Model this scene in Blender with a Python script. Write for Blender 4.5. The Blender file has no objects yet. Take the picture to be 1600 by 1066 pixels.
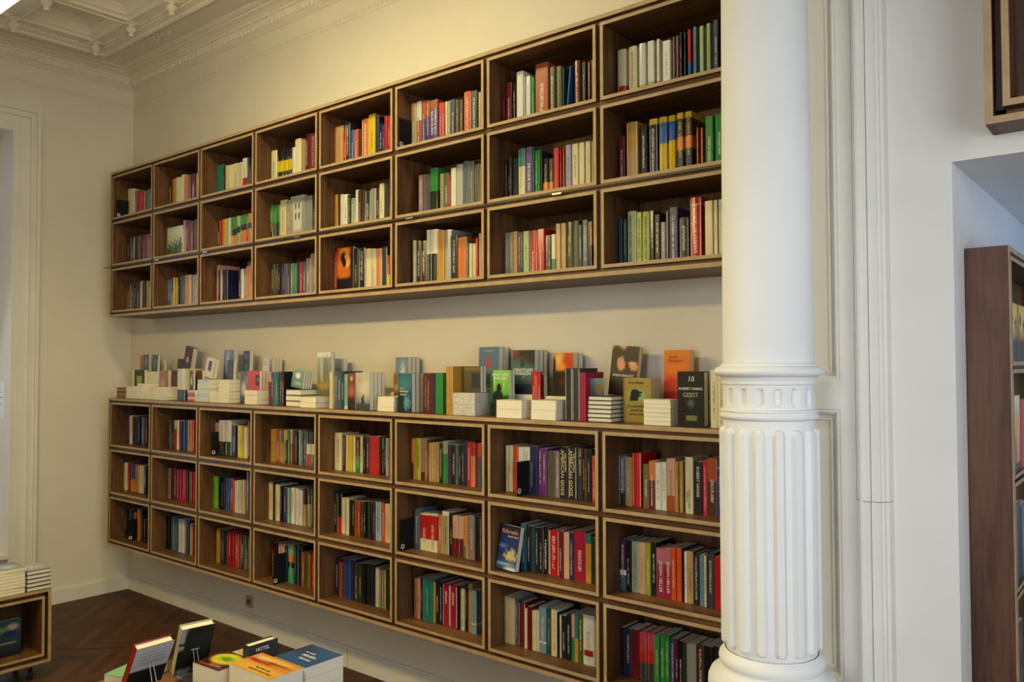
import bpy, bmesh, math, random
from mathutils import Vector, Matrix

random.seed(7)
C = bpy.context.scene.collection
ZF = 1.575          # floor to the top of the lower shelf boxes
W = 0.6474          # pitch of the box columns
RP = 0.364          # pitch of the box rows
UZ = ZF + 1.7677    # top of the upper boxes
# ------------------------------------------------------------------ camera
cd = bpy.data.cameras.new('camera')
cam = bpy.data.objects.new('camera', cd)
C.objects.link(cam)
cd.sensor_width = 36.0
cd.lens = 1274.08 / 1600.0 * 36.0
cd.clip_start = 0.05
_y, _p, _r = 0.6843, 0.0280, -0.0032
F = Vector((-math.sin(_y) * math.cos(_p), math.cos(_y) * math.cos(_p), math.sin(_p)))
R0 = Vector((math.cos(_y), math.sin(_y), 0))
U0 = R0.cross(F)
R2 = R0 * math.cos(_r) + U0 * math.sin(_r)
U2 = -R0 * math.sin(_r) + U0 * math.cos(_r)
m = Matrix((R2, U2, -F)).transposed().to_4x4()
m.translation = Vector((7.0895, -2.9495, 0.2902 + ZF))
cam.matrix_world = m
bpy.context.scene.camera = cam
# ------------------------------------------------------------------ world, light, exposure
sc = bpy.context.scene
sc.view_settings.view_transform = 'Standard'
sc.view_settings.look = 'None'
sc.view_settings.gamma = 1.0
sc.view_settings.use_curve_mapping = False
sc.view_settings.exposure = 0.0
w = bpy.data.worlds.new('world')
sc.world = w
w.use_nodes = True
w.node_tree.nodes['Background'].inputs[0].default_value = (0.75, 0.88, 1.0, 1)
w.node_tree.nodes['Background'].inputs[1].default_value = 1.5


def area(name, loc, target, sx, sy, power, col, spread=180):
    l = bpy.data.lights.new(name, 'AREA')
    l.shape = 'RECTANGLE'; l.size = sx; l.size_y = sy
    l.energy = power; l.color = col; l.spread = math.radians(spread)
    o = bpy.data.objects.new(name, l); C.objects.link(o)
    o.location = loc
    o.rotation_euler = (Vector(target) - Vector(loc)).to_track_quat('-Z', 'Y').to_euler()
    return o


# daylight areas; the right and back windows are unseen, added for this light
area('unseen_side_daylight', (9.05, -2.6, 2.1), (6.0, -1.2, 1.7), 2.2, 2.6, 26, (0.93, 0.96, 1.0), 110)
area('unseen_back_daylight', (6.6, -5.85, 2.2), (6.5, 0, 1.5), 1.4, 2.4, 9, (0.93, 0.96, 1.0), 50)
area('daylight_far_window', (0.02, -1.15, 2.2), (1.5, -1.4, 1.6), 0.9, 2.6, 5, (0.85, 0.92, 1.0))
area('daylight_passage', (7.7, 1.2, 1.9), (6.55, 1.1, 1.9), 1.3, 1.6, 10, (0.36, 0.58, 1.0))
LAMP_STRENGTH = 53.0
FILL_STRENGTH = 4.0
WALL_FILL_STRENGTH = 30.0
LAMP_COL = (1.0, 0.77, 0.30)


# ------------------------------------------------------------------ materials
def hexc(h):
    v = [int(h[i:i + 2], 16) / 255 for i in (0, 2, 4)]
    return tuple((c / 12.92 if c <= 0.04045 else ((c + 0.055) / 1.055) ** 2.4) for c in v)


def mat(name, col=(.8, .8, .8), rough=.5, metal=0, spec=.5):
    a = bpy.data.materials.new(name); a.use_nodes = True
    b = a.node_tree.nodes['Principled BSDF']
    b.inputs['Base Color'].default_value = (*col, 1)
    b.inputs['Roughness'].default_value = rough
    b.inputs['Metallic'].default_value = metal
    b.inputs['Specular IOR Level'].default_value = spec
    return a


def nd(a, t, **k):
    n = a.node_tree.nodes.new(t)
    for q, v in k.items():
        setattr(n, q, v)
    return n


def ln(a, o, i): a.node_tree.links.new(o, i)


def ramp(a, fac, stops):
    r = nd(a, 'ShaderNodeValToRGB'); ln(a, fac, r.inputs[0])
    e = r.color_ramp.elements
    while len(e) < len(stops): e.new(.5)
    for x, (p, c) in zip(e, stops):
        x.position = p; x.color = (*c, 1)
    return r.outputs[0]


def math_n(a, op, x, y=None):
    n = nd(a, 'ShaderNodeMath', operation=op)
    for i, v in enumerate((x, y)):
        if v is None: continue
        if isinstance(v, (int, float)): n.inputs[i].default_value = v
        else: ln(a, v, n.inputs[i])
    return n.outputs[0]


def plaster(name, col, bump=.06):
    a = mat(name, col, .75, 0, .25); b = a.node_tree.nodes['Principled BSDF']
    g = nd(a, 'ShaderNodeNewGeometry')
    n = nd(a, 'ShaderNodeTexNoise'); n.inputs['Scale'].default_value = 3; n.inputs['Detail'].default_value = 6
    ln(a, g.outputs['Position'], n.inputs['Vector'])
    k = tuple(c * .94 for c in col)
    ln(a, ramp(a, n.outputs[0], [(.3, k), (.7, col)]), b.inputs['Base Color'])
    bp = nd(a, 'ShaderNodeBump'); bp.inputs['Strength'].default_value = bump; bp.inputs['Distance'].default_value = .02
    ln(a, n.outputs[0], bp.inputs['Height']); ln(a, bp.outputs[0], b.inputs['Normal'])
    return a


def wood(name, dark, light, axis, rough=.45, sc_=1.0):
    """walnut veneer: bands that run along `axis` (0 x, 1 y, 2 z)"""
    a = mat(name, light, rough, 0, .35); b = a.node_tree.nodes['Principled BSDF']
    g = nd(a, 'ShaderNodeNewGeometry')
    mp = nd(a, 'ShaderNodeMapping')
    s = [9 * sc_, 9 * sc_, 9 * sc_]; s[axis] = .9 * sc_
    mp.inputs['Scale'].default_value = s
    ln(a, g.outputs['Position'], mp.inputs['Vector'])
    n = nd(a, 'ShaderNodeTexNoise'); n.inputs['Scale'].default_value = 1.6; n.inputs['Detail'].default_value = 5; n.inputs['Distortion'].default_value = 1.1
    ln(a, mp.outputs[0], n.inputs['Vector'])
    n2 = nd(a, 'ShaderNodeTexNoise'); n2.inputs['Scale'].default_value = 14; n2.inputs['Detail'].default_value = 3
    ln(a, mp.outputs[0], n2.inputs['Vector'])
    f = math_n(a, 'ADD', math_n(a, 'MULTIPLY', n.outputs[0], .75), math_n(a, 'MULTIPLY', n2.outputs[0], .25))
    mid = tuple((x + y) / 2 for x, y in zip(dark, light))
    ln(a, ramp(a, f, [(.34, dark), (.5, mid), (.66, light)]), b.inputs['Base Color'])
    return a


WALNUT_D, WALNUT_L = (.052, .021, .007), (.165, .078, .028)
M = {}
M['walnut_x'] = wood('walnut_along_x', WALNUT_D, WALNUT_L, 0)
M['walnut_z'] = wood('walnut_along_z', WALNUT_D, WALNUT_L, 2)
M['walnut_end'] = wood('walnut_end_panel', (.035, .012, .006), (.145, .055, .025), 2, .5, .7)


def plywood():
    a = mat('plywood_edge', (.5, .36, .2), .55, 0, .3); b = a.node_tree.nodes['Principled BSDF']
    g = nd(a, 'ShaderNodeNewGeometry')
    n = nd(a, 'ShaderNodeTexNoise'); n.inputs['Scale'].default_value = 14; n.inputs['Detail'].default_value = 2
    ln(a, g.outputs['Position'], n.inputs['Vector'])
    ln(a, ramp(a, n.outputs[0], [(.3, (.33, .225, .115)), (.7, (.42, .295, .16))]), b.inputs['Base Color'])
    return a


M['ply'] = plywood()
M['wall'] = plaster('wall_paint', (.74, .69, .59))
M['wall_white'] = plaster('white_wall_paint', (.72, .70, .66))
M['trim'] = plaster('trim_paint', (.74, .72, .67), .03)
M['column'] = plaster('column_paint', (.76, .76, .74), .02)
M['ceiling'] = plaster('ceiling_paint', (.74, .68, .57), .03)
M['white_reveal'] = plaster('passage_paint', (.73, .71, .68), .03)
M['steel'] = mat('steel', (.45, .45, .44), .35, 1)
M['dull_steel'] = mat('dull_steel', (.10, .095, .085), .5, .8)
M['black_metal'] = mat('black_metal', (.008, .008, .009), .6, 0, .15)
M['black_gap'] = mat('rubber', (.01, .01, .01), .6)
M['white_print'] = mat('white_print', (.75, .75, .72), .5)
M['socket'] = mat('socket_plastic', (.42, .36, .25), .4)
M['socket_dark'] = mat('socket_hole', (.10, .075, .045), .5)
M['acrylic'] = mat('clear_plastic', (.55, .57, .58), .15)
M['acrylic'].node_tree.nodes['Principled BSDF'].inputs['Transmission Weight'].default_value = .6


def pages_mat():
    a = mat('book_pages', (.74, .68, .53), .8, 0, .2); b = a.node_tree.nodes['Principled BSDF']
    g = nd(a, 'ShaderNodeNewGeometry')
    n = nd(a, 'ShaderNodeTexNoise'); n.inputs['Scale'].default_value = 260; n.inputs['Detail'].default_value = 1
    ln(a, g.outputs['Position'], n.inputs['Vector'])
    ln(a, ramp(a, n.outputs[0], [(.3, (.70, .65, .51)), (.7, (.76, .71, .57))]), b.inputs['Base Color'])
    return a


M['pages'] = pages_mat()


def cover_mat(name, rough):
    """colour from the print stored on the cover, with lines of small lettering where the print asks for them"""
    a = mat(name, (.5, .5, .5), rough, 0, .5); b = a.node_tree.nodes['Principled BSDF']
    c = nd(a, 'ShaderNodeVertexColor', layer_name='Print')
    k = nd(a, 'ShaderNodeVertexColor', layer_name='Ink')
    uv = nd(a, 'ShaderNodeUVMap', uv_map='Spine')
    sp = nd(a, 'ShaderNodeSeparateXYZ'); ln(a, uv.outputs[0], sp.inputs[0])
    g = nd(a, 'ShaderNodeNewGeometry'); gs = nd(a, 'ShaderNodeSeparateXYZ'); ln(a, g.outputs['Position'], gs.inputs[0])
    cb = nd(a, 'ShaderNodeCombineXYZ')
    ln(a, math_n(a, 'MULTIPLY', sp.outputs[0], 3.2), cb.inputs[0])
    ln(a, math_n(a, 'MULTIPLY', gs.outputs[2], 330), cb.inputs[1])
    ln(a, math_n(a, 'MULTIPLY', math_n(a, 'FLOOR', math_n(a, 'MULTIPLY', gs.outputs[0], 50)), 7.3), cb.inputs[2])
    n = nd(a, 'ShaderNodeTexNoise'); n.inputs['Scale'].default_value = 1.0; n.inputs['Detail'].default_value = 0
    ln(a, cb.outputs[0], n.inputs['Vector'])
    t = math_n(a, 'GREATER_THAN', n.outputs[0], .46)
    du = math_n(a, 'ABSOLUTE', math_n(a, 'SUBTRACT', sp.outputs[0], .5))
    t = math_n(a, 'MULTIPLY', t, math_n(a, 'LESS_THAN', du, .15))
    t = math_n(a, 'MULTIPLY', t, k.outputs['Alpha'])
    t = math_n(a, 'MULTIPLY', t, .48)
    mx = nd(a, 'ShaderNodeMix', data_type='RGBA')
    ln(a, t, mx.inputs['Factor']); ln(a, c.outputs[0], mx.inputs[6]); ln(a, k.outputs[0], mx.inputs[7])
    ln(a, mx.outputs[2], b.inputs['Base Color'])
    return a


M['cover'] = cover_mat('printed_cover', .36)
M['gloss'] = cover_mat('glossy_cover', .2)


def emit(name, col, s):
    a = bpy.data.materials.new(name); a.use_nodes = True
    nt = a.node_tree; nt.nodes.remove(nt.nodes['Principled BSDF'])
    e = nt.nodes.new('ShaderNodeEmission'); e.inputs[0].default_value = (*col, 1); e.inputs[1].default_value = s
    nt.links.new(e.outputs[0], nt.nodes['Material Output'].inputs[0])
    return a


def ink_mat(k, col): M['ink_' + k] = mat('ink_' + k, col, .5)


ink_mat('w', (.75, .74, .70)); ink_mat('k', (.02, .02, .02)); ink_mat('y', (.72, .62, .28)); ink_mat('r', (.5, .03, .03)); ink_mat('o', (.75, .35, .1))
ink_mat('t', (.05, .30, .32)); ink_mat('g', (.45, .40, .25))


def parquet():
    a = mat('parquet', (.1, .05, .03), .5, 0, .2); b = a.node_tree.nodes['Principled BSDF']
    g = nd(a, 'ShaderNodeNewGeometry'); s = nd(a, 'ShaderNodeSeparateXYZ'); ln(a, g.outputs['Position'], s.inputs[0])
    x, y = s.outputs[0], s.outputs[1]
    zig = math_n(a, 'PINGPONG', x, .28)
    v = math_n(a, 'DIVIDE', math_n(a, 'ADD', y, zig), .075)
    col_i = math_n(a, 'FLOOR', math_n(a, 'DIVIDE', x, .28)); row_i = math_n(a, 'FLOOR', v)
    cb = nd(a, 'ShaderNodeCombineXYZ'); ln(a, col_i, cb.inputs[0]); ln(a, row_i, cb.inputs[1])
    wn = nd(a, 'ShaderNodeTexWhiteNoise', noise_dimensions='2D'); ln(a, cb.outputs[0], wn.inputs['Vector'])
    c1 = ramp(a, wn.outputs['Value'], [(0, (.055, .019, .006)), (.5, (.085, .031, .010)), (1, (.115, .046, .016))])
    f = math_n(a, 'FRACT', v)
    seam = math_n(a, 'LESS_THAN', f, .04)
    n = nd(a, 'ShaderNodeTexNoise'); n.inputs['Scale'].default_value = 30; n.inputs['Detail'].default_value = 4
    ln(a, g.outputs['Position'], n.inputs['Vector'])
    mx = nd(a, 'ShaderNodeMix', data_type='RGBA'); mx.inputs[7].default_value = (.02, .009, .004, 1)
    ln(a, math_n(a, 'MULTIPLY', seam, .7), mx.inputs['Factor']); ln(a, c1, mx.inputs[6])
    mx2 = nd(a, 'ShaderNodeMix', data_type='RGBA', blend_type='MULTIPLY'); mx2.inputs['Factor'].default_value = .5
    ln(a, mx.outputs[2], mx2.inputs[6]); ln(a, n.outputs[0], mx2.inputs[7])
    ln(a, mx2.outputs[2], b.inputs['Base Color'])
    return a


M['floor'] = parquet()

# ------------------------------------------------------------------ mesh helpers
class MB:
    """collects polygons and links them as one mesh object"""
    def __init__(s): s.v = []; s.f = []; s.m = []; s.mats = []; s.smooth = False
    def mi(s, k):
        if k not in s.mats: s.mats.append(k)
        return s.mats.index(k)
    def poly(s, pts, k):
        n = len(s.v); s.v += [tuple(p) for p in pts]; s.f.append(tuple(range(n, n + len(pts)))); s.m.append(s.mi(k))
    def box(s, x0, x1, y0, y1, z0, z1, k, front=None, T=None, skip=''):
        """front: material of the -y face"""
        n = len(s.v)
        P = [(x0, y0, z0), (x1, y0, z0), (x1, y1, z0), (x0, y1, z0), (x0, y0, z1), (x1, y0, z1), (x1, y1, z1), (x0, y1, z1)]
        if T is not None: P = [tuple(T @ Vector(p)) for p in P]
        s.v += P
        for q, kk in (((0, 3, 2, 1), k), ((4, 5, 6, 7), k), ((0, 1, 5, 4), front or k), ((1, 2, 6, 5), k), ((2, 3, 7, 6), k), ((3, 0, 4, 7), k)):
            s.f.append(tuple(n + i for i in q)); s.m.append(s.mi(kk))
    def grid(s, rows, k, close=False):
        n = len(s.v); w_ = len(rows[0])
        for r in rows: s.v += [tuple(p) for p in r]
        for j in range(len(rows) - 1):
            for i in range(w_ if close else w_ - 1):
                i2 = (i + 1) % w_
                s.f.append((n + j * w_ + i, n + j * w_ + i2, n + (j + 1) * w_ + i2, n + (j + 1) * w_ + i)); s.m.append(s.mi(k))
    def lathe(s, prof, k, cx=0, cy=0, n=32, T=None):
        rows = [[(cx + r * math.cos(2 * math.pi * i / n), cy + r * math.sin(2 * math.pi * i / n), z) for i in range(n)] for r, z in prof]
        if T is not None: rows = [[tuple(T @ Vector(p)) for p in r] for r in rows]
        s.grid(rows, k, True)
    def tube(s, a, b, r, k, n=8):
        a = Vector(a); b = Vector(b); d = (b - a).normalized(); u = d.orthogonal().normalized(); w_ = d.cross(u)
        rows = [[tuple(p + (u * math.cos(2 * math.pi * i / n) + w_ * math.sin(2 * math.pi * i / n)) * rr) for i in range(n)] for p, rr in ((a, 0), (a, r), (b, r), (b, 0))]
        s.grid(rows, k, True)
    def mesh(s, name):
        me = bpy.data.meshes.new(name); me.from_pydata(s.v, [], s.f)
        for k in s.mats: me.materials.append(M[k])
        me.polygons.foreach_set('material_index', s.m)
        if s.smooth: me.polygons.foreach_set('use_smooth', [True] * len(s.f))
        me.update(); return me
    def build(s, name, parent=None, loc=None, fix=True, smooth_angle=None):
        me = s.mesh(name)
        if fix:
            b = bmesh.new(); b.from_mesh(me); bmesh.ops.remove_doubles(b, verts=b.verts, dist=1e-6)
            bmesh.ops.recalc_face_normals(b, faces=b.faces); b.to_mesh(me); b.free()
        if smooth_angle:
            me.polygons.foreach_set('use_smooth', [True] * len(me.polygons)); me.set_sharp_from_angle(angle=math.radians(smooth_angle))
        o = bpy.data.objects.new(name, me); C.objects.link(o)
        if parent: o.parent = parent
        if loc: o.location = loc
        return o


def tag(o, label, cat, group=None):
    o['label'] = label; o['category'] = cat
    if group: o['group'] = group
    return o


def empty(name, loc, rz=0):
    o = bpy.data.objects.new(name, None); C.objects.link(o); o.location = loc; o.rotation_euler = (0, 0, rz)
    o.empty_display_size = .1
    return o


def struct(o): o['kind'] = 'structure'; return o


def copy_tree(o, parent=None):
    c = o.copy(); C.objects.link(c)
    if parent: c.parent = parent
    for ch in list(o.children): copy_tree(ch, c)
    return c


def text(parent, body, size, k, T, name='lettering', align='CENTER', sx=1.0, spacing=1.0):
    cu = bpy.data.curves.new(name, 'FONT'); cu.body = body; cu.size = size; cu.align_x = align; cu.align_y = 'CENTER'
    cu.extrude = .0003; cu.space_line = .85; cu.space_character = spacing; cu.resolution_u = 2
    cu.materials.append(M['ink_' + k])
    q = bpy.data.objects.new(name, cu); C.objects.link(q)
    dg = bpy.context.evaluated_depsgraph_get(); dg.update()
    me = bpy.data.meshes.new_from_object(q.evaluated_get(dg)); me.name = name
    bpy.data.objects.remove(q)
    o = bpy.data.objects.new(name, me); C.objects.link(o)
    if parent: o.parent = parent
    o.matrix_local = T @ Matrix.Diagonal((sx, 1, 1, 1))
    return o


def basis(o, x, y, z):
    m_ = Matrix((x, y, z)).transposed().to_4x4(); m_.translation = Vector(o); return m_


ORD = 'first second third fourth fifth sixth seventh eighth ninth tenth eleventh twelfth thirteenth fourteenth fifteenth sixteenth seventeenth eighteenth nineteenth twentieth twenty-first twenty-second twenty-third'.split()
COLPH = {8: 'box beside white column', 1: 'box at far corner end'}
for _c in range(2, 8): COLPH[_c] = ORD[8 - _c] + ' box from white column'
ROWPH = {1: 'top', 2: 'middle', 3: 'bottom'}
CASEPH = {'U': 'upper', 'L': 'lower'}

# ------------------------------------------------------------------ the room
X0, Y0, XR, YB, HC = .25, .35, 9.2, -6.0, 4.30
b = MB(); b.poly([(X0 - .6, YB - .2, 0), (XR + .2, YB - .2, 0), (XR + .2, 2.6, 0), (X0 - .6, 2.6, 0)], 'floor'); struct(b.build('floor', fix=False))
b = MB(); b.box(X0 - .1, 6.52, Y0, Y0 + .12, 0, HC + .2, 'wall'); struct(b.build('wall_back'))
# left wall with the tall window opening
wy0, wy1, wz0, wz1 = -1.75, -.58, .42, 3.648
b = MB()
b.box(X0 - .45, X0, wy1, Y0, 0, HC + .2, 'wall'); b.box(X0 - .45, X0, YB, wy0, 0, HC + .2, 'wall')
b.box(X0 - .45, X0, wy0, wy1, 0, wz0, 'wall'); b.box(X0 - .45, X0, wy0, wy1, wz1, HC + .2, 'wall')
struct(b.build('wall_left'))
# window_1: frame, panes, sill; stepped casing is trim_1
b = MB()
xw = X0 - .36
for (a0, a1, c0, c1) in ((wy0, wy0 + .07, wz0, wz1), (wy1 - .07, wy1, wz0, wz1), (wy0, wy1, wz0, wz0 + .08), (wy0, wy1, wz1 - .07, wz1), (wy0, wy1, 2.6, 2.66), ((wy0 + wy1) / 2 - .03, (wy0 + wy1) / 2 + .03, wz0, wz1)):
    b.box(xw, xw + .06, a0, a1, c0, c1, 'trim')
wf = struct(b.build('window_1', fix=False))
M['glass'] = mat('window_glass', (.9, .95, 1), .02); M['glass'].node_tree.nodes['Principled BSDF'].inputs['Transmission Weight'].default_value = 1
b = MB(); b.box(xw + .02, xw + .026, wy0 + .05, wy1 - .05, wz0 + .05, wz1 - .05, 'glass'); b.build('window_pane', wf)
b = MB(); b.box(X0 - .35, X0 + .05, wy0 + .002, wy1 - .002, wz0, wz0 + .03, 'trim'); b.build('window_sill', wf)


def casing(b, y0, y1, zt, x, steps, k='trim'):
    """door-style casing around an opening in the wall x = const: (distance from opening, width, thickness)"""
    for d0, d1, t in steps:
        for sgn, yy in ((1, y1), (-1, y0)):
            b.box(x, x + t, min(yy + sgn * d0, yy + sgn * d1), max(yy + sgn * d0, yy + sgn * d1), 0, zt + d1, k)
        b.box(x, x + t, y0 - d0, y1 + d0, zt + d0, zt + d1, k)


b = MB(); casing(b, wy0, wy1, wz1, X0, [(0, .02, .035), (.02, .05, .025), (.05, .12, .03), (.12, .14, .045), (.14, .165, .035), (.165, .19, .05)])
struct(b.build('trim_1', fix=False))
# right-hand side: panelled board, casing, plain wall with passage
TX0, TX1 = 5.875, 6.235
b = MB()
SY, PY = -.05, -.032
def panel_stack(b, x0, x1, zs):
    """stile-and-rail board with recessed panels and beads; zs: list of (z0, z1) openings"""
    st = .050
    b.box(x0, x0 + st, SY, 0, 0, HC, 'trim'); b.box(x1 - st, x1, SY, 0, 0, HC, 'trim')
    z = 0
    for z0, z1 in zs + [(HC, HC)]:
        if z0 > z: b.box(x0 + st, x1 - st, SY, 0, z, z0, 'trim')
        z = z1
    for z0, z1 in zs:
        a0, a1 = x0 + st, x1 - st
        b.box(a0, a1, PY + .012, 0, z0, z1, 'trim')
        # ovolo round the recess, then a fine bead
        for (e0, e1, ya, yb_) in ((0, .012, SY + .004, PY), (.012, .018, SY + .012, PY + .004), (.033, .040, PY + .004, PY + .012)):
            b.box(a0 + e0, a0 + e1, ya, PY + .012, z0 + e0, z1 - e0, 'trim'); b.box(a1 - e1, a1 - e0, ya, PY + .012, z0 + e0, z1 - e0, 'trim')
            b.box(a0 + e1, a1 - e1, ya, PY + .012, z0 + e0, z0 + e1, 'trim'); b.box(a0 + e1, a1 - e1, ya, PY + .012, z1 - e1, z1 - e0, 'trim')
panel_stack(b, TX0, TX1, [(.775, 1.705), (1.80, 4.05)])
struct(b.build('trim_2', fix=False))
b = MB()
ZB = 1.40
for x0, x1, ya in ((6.237, 6.250, -.052), (6.250, 6.262, -.075), (6.262, 6.287, -.082), (6.289, 6.318, -.072), (6.318, 6.328, -.060), (6.328, 6.339, -.045)):
    b.box(x0, x1, ya, 0, ZB + .002, HC, 'trim')
    b.box(x0, x1, ya - .003, 0, 0, ZB, 'trim')
b.box(6.258, 6.263, -.090, -.07, 0, HC, 'trim')
struct(b.build('trim_3', fix=False))
OX0, OX1, OZ = 6.533, 7.95, 2.518
b = MB()
b.box(6.26, OX0, .001, .36, 0, HC + .2, 'wall_white'); b.box(OX0, XR + .1, .001, .36, OZ, HC + .2, 'wall_white'); b.box(OX1, XR + .1, .001, .36, 0, OZ, 'wall_white')
b.box(TX0, 6.26, .001, .345, 0, HC + .2, 'wall_white')
struct(b.build('wall_right_front', fix=False))
b = MB()
b.box(OX0 - .1, OX0, .362, 2.5, 0, OZ + .1, 'white_reveal'); b.box(OX0 - .1, OX1 + .1, 2.5, 2.6, 0, OZ + .1, 'white_reveal'); b.box(OX1, OX1 + .1, .362, 2.5, 0, OZ + .1, 'white_reveal')
struct(b.build('wall_passage', fix=False))
b = MB(); b.box(OX0, OX1, .362, 2.5, OZ, OZ + .1, 'white_reveal'); struct(b.build('ceiling_passage', fix=False))
# enclosure behind the camera, with unseen windows added for the light
b = MB(); b.box(X0 - .4, 5.8, YB - .15, YB, 0, 4.5, 'wall'); b.box(7.4, XR + .1, YB - .15, YB, 0, 4.5, 'wall'); b.box(5.8, 7.4, YB - .15, YB, 0, .8, 'wall'); b.box(5.8, 7.4, YB - .15, YB, 3.6, 4.5, 'wall')
struct(b.build('wall_front', fix=False))
b = MB(); b.box(XR, XR + .15, YB, -3.9, 0, 4.5, 'wall'); b.box(XR, XR + .15, -1.3, .2, 0, 4.5, 'wall'); b.box(XR, XR + .15, -3.9, -1.3, 0, .7, 'wall'); b.box(XR, XR + .15, -3.9, -1.3, 3.5, 4.5, 'wall')
struct(b.build('wall_right', fix=False))
# baseboards
b = MB(); b.box(X0 + .02, 5.87, Y0 - .018, Y0 - .0005, 0, .118, 'trim'); b.box(X0 + .02, 5.87, Y0 - .014, Y0 - .0005, .118, .128, 'trim')
b.box(3.095, 3.10, Y0 - .0185, Y0 - .001, 0, .119, 'socket'); struct(b.build('baseboard_back', fix=False))
b = MB(); b.box(X0 + .0005, X0 + .018, -.385, Y0 - .001, 0, .105, 'trim'); struct(b.build('baseboard_left', fix=False))


# cornice: one profile mitred round the corner, with egg-and-dart bumps and a bead on the frieze line
def sweep(b, prof, k, xe=XR):
    rows = [[(X0 + s, YB, z), (X0 + s, Y0 - s, z), (xe, Y0 - s, z)] for s, z in prof]
    b.grid(rows, k)
b = MB()
sweep(b, [(0, 4.03), (.003, 4.032), (.004, 4.038), (.009, 4.044), (.010, 4.050), (.006, 4.056), (.002, 4.060), (.002, 4.185)], 'wall')
sweep(b, [(.002, 4.185), (.012, 4.190), (.016, 4.198), (.022, 4.200), (.024, 4.208), (.045, 4.225), (.060, 4.250),
          (.062, 4.256), (.072, 4.258), (.076, 4.272), (.10, 4.285), (.125, 4.292), (.135, 4.292), (.137, 4.302), (.16, 4.304), (.18, 4.31), (.185, 4.318), (.40, 4.318), (.405, 4.300), (.412, 4.266), (.430, 4.256), (.445, 4.262), (.450, 4.275), (.49, 4.284), (.495, 4.292), (.57, 4.2965)], 'ceiling')
def blob(b, c, rx, ry, rz, k, n=6, mth=4):
    rows = [[(c[0] + rx * math.sin(math.pi * j / mth) * math.cos(2 * math.pi * i / n), c[1] + ry * math.sin(math.pi * j / mth) * math.sin(2 * math.pi * i / n), c[2] + rz * math.cos(math.pi * j / mth)) for i in range(n)] for j in range(mth + 1)]
    b.grid(rows, k, True)
x = X0 + .08
while x < 6.2:
    blob(b, (x, Y0 - .045, 4.232), .013, .014, .019, 'ceiling'); x += .045
y = Y0 - .08
while y > -2.2:
    blob(b, (X0 + .045, y, 4.232), .014, .013, .019, 'ceiling'); y -= .045
x = X0 + .05
while x < 5.5:
    b.box(x, x + .018, Y0 - .007, Y0 - .001, 4.062, 4.074, 'wall'); x += .04
# acanthus sprays in the flat band
for ax, ay in ((X0 + .29, Y0 - .29), (1.25, Y0 - .29), (2.9, Y0 - .29), (X0 + .29, -1.0)):
    for i in range(26):
        t = i / 25 - .5
        blob(b, (ax + (t * .30 if ax > .6 or ay < 0 else t * .12), ay + .040 * math.sin(i * 2.4) * (1.1 - abs(t) * 2), 4.314), .014, .010, .008 + .006 * (1 - abs(t) * 2), 'ceiling')
struct(b.build('trim_4', fix=False))
# coffered ceiling
b = MB(); PT = .56; CX, CY = X0 + .565, Y0 - .565
nx, ny = 15, 10
rings = [(.28, 4.296), (.255, 4.296), (.250, 4.288), (.242, 4.290), (.238, 4.306), (.215, 4.318), (.212, 4.330), (.196, 4.352), (.190, 4.352), (.186, 4.366), (.150, 4.392), (.146, 4.402), (.0, 4.402)]
for i in range(nx):
    for j in range(ny):
        cx, cy = CX + (i + .5) * PT, CY - (j + .5) * PT
        b.grid([[(cx - h, cy - h, z), (cx + h, cy - h, z), (cx + h, cy + h, z), (cx - h, cy + h, z)] for h, z in rings], 'ceiling', True)
for i in range(6):
    for j in range(5):
        px_, py_ = CX + i * PT, CY - j * PT
        b.lathe([(.0, 4.196), (.014, 4.198), (.019, 4.210), (.014, 4.222), (.024, 4.232), (.036, 4.244), (.034, 4.258), (.020, 4.268), (.018, 4.276), (.030, 4.284), (.046, 4.290), (.048, 4.297)], 'ceiling', px_, py_, 12)
        for q in range(4):
            a_ = math.pi / 4 + q * math.pi / 2
            blob(b, (px_ + .045 * math.cos(a_), py_ + .045 * math.sin(a_), 4.292), .016, .016, .008, 'ceiling')
struct(b.build('ceiling', fix=False))
b = MB(); b.box(X0 - .1, XR + .1, YB - .1, Y0 + .1, 4.45, 4.55, 'ceiling'); struct(b.build('ceiling_slab', fix=False))
# bead rows along the inner frame of the ceiling
b = MB()
x = CX + .02
while x < 4.2:
    blob(b, (x, Y0 - .515, 4.292), .010, .010, .008, 'ceiling', 5, 3); x += .03
y = CY - .02
while y > -1.6:
    blob(b, (X0 + .515, y, 4.292), .010, .010, .008, 'ceiling', 5, 3); y -= .03
struct(b.build('trim_5', fix=False))

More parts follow.
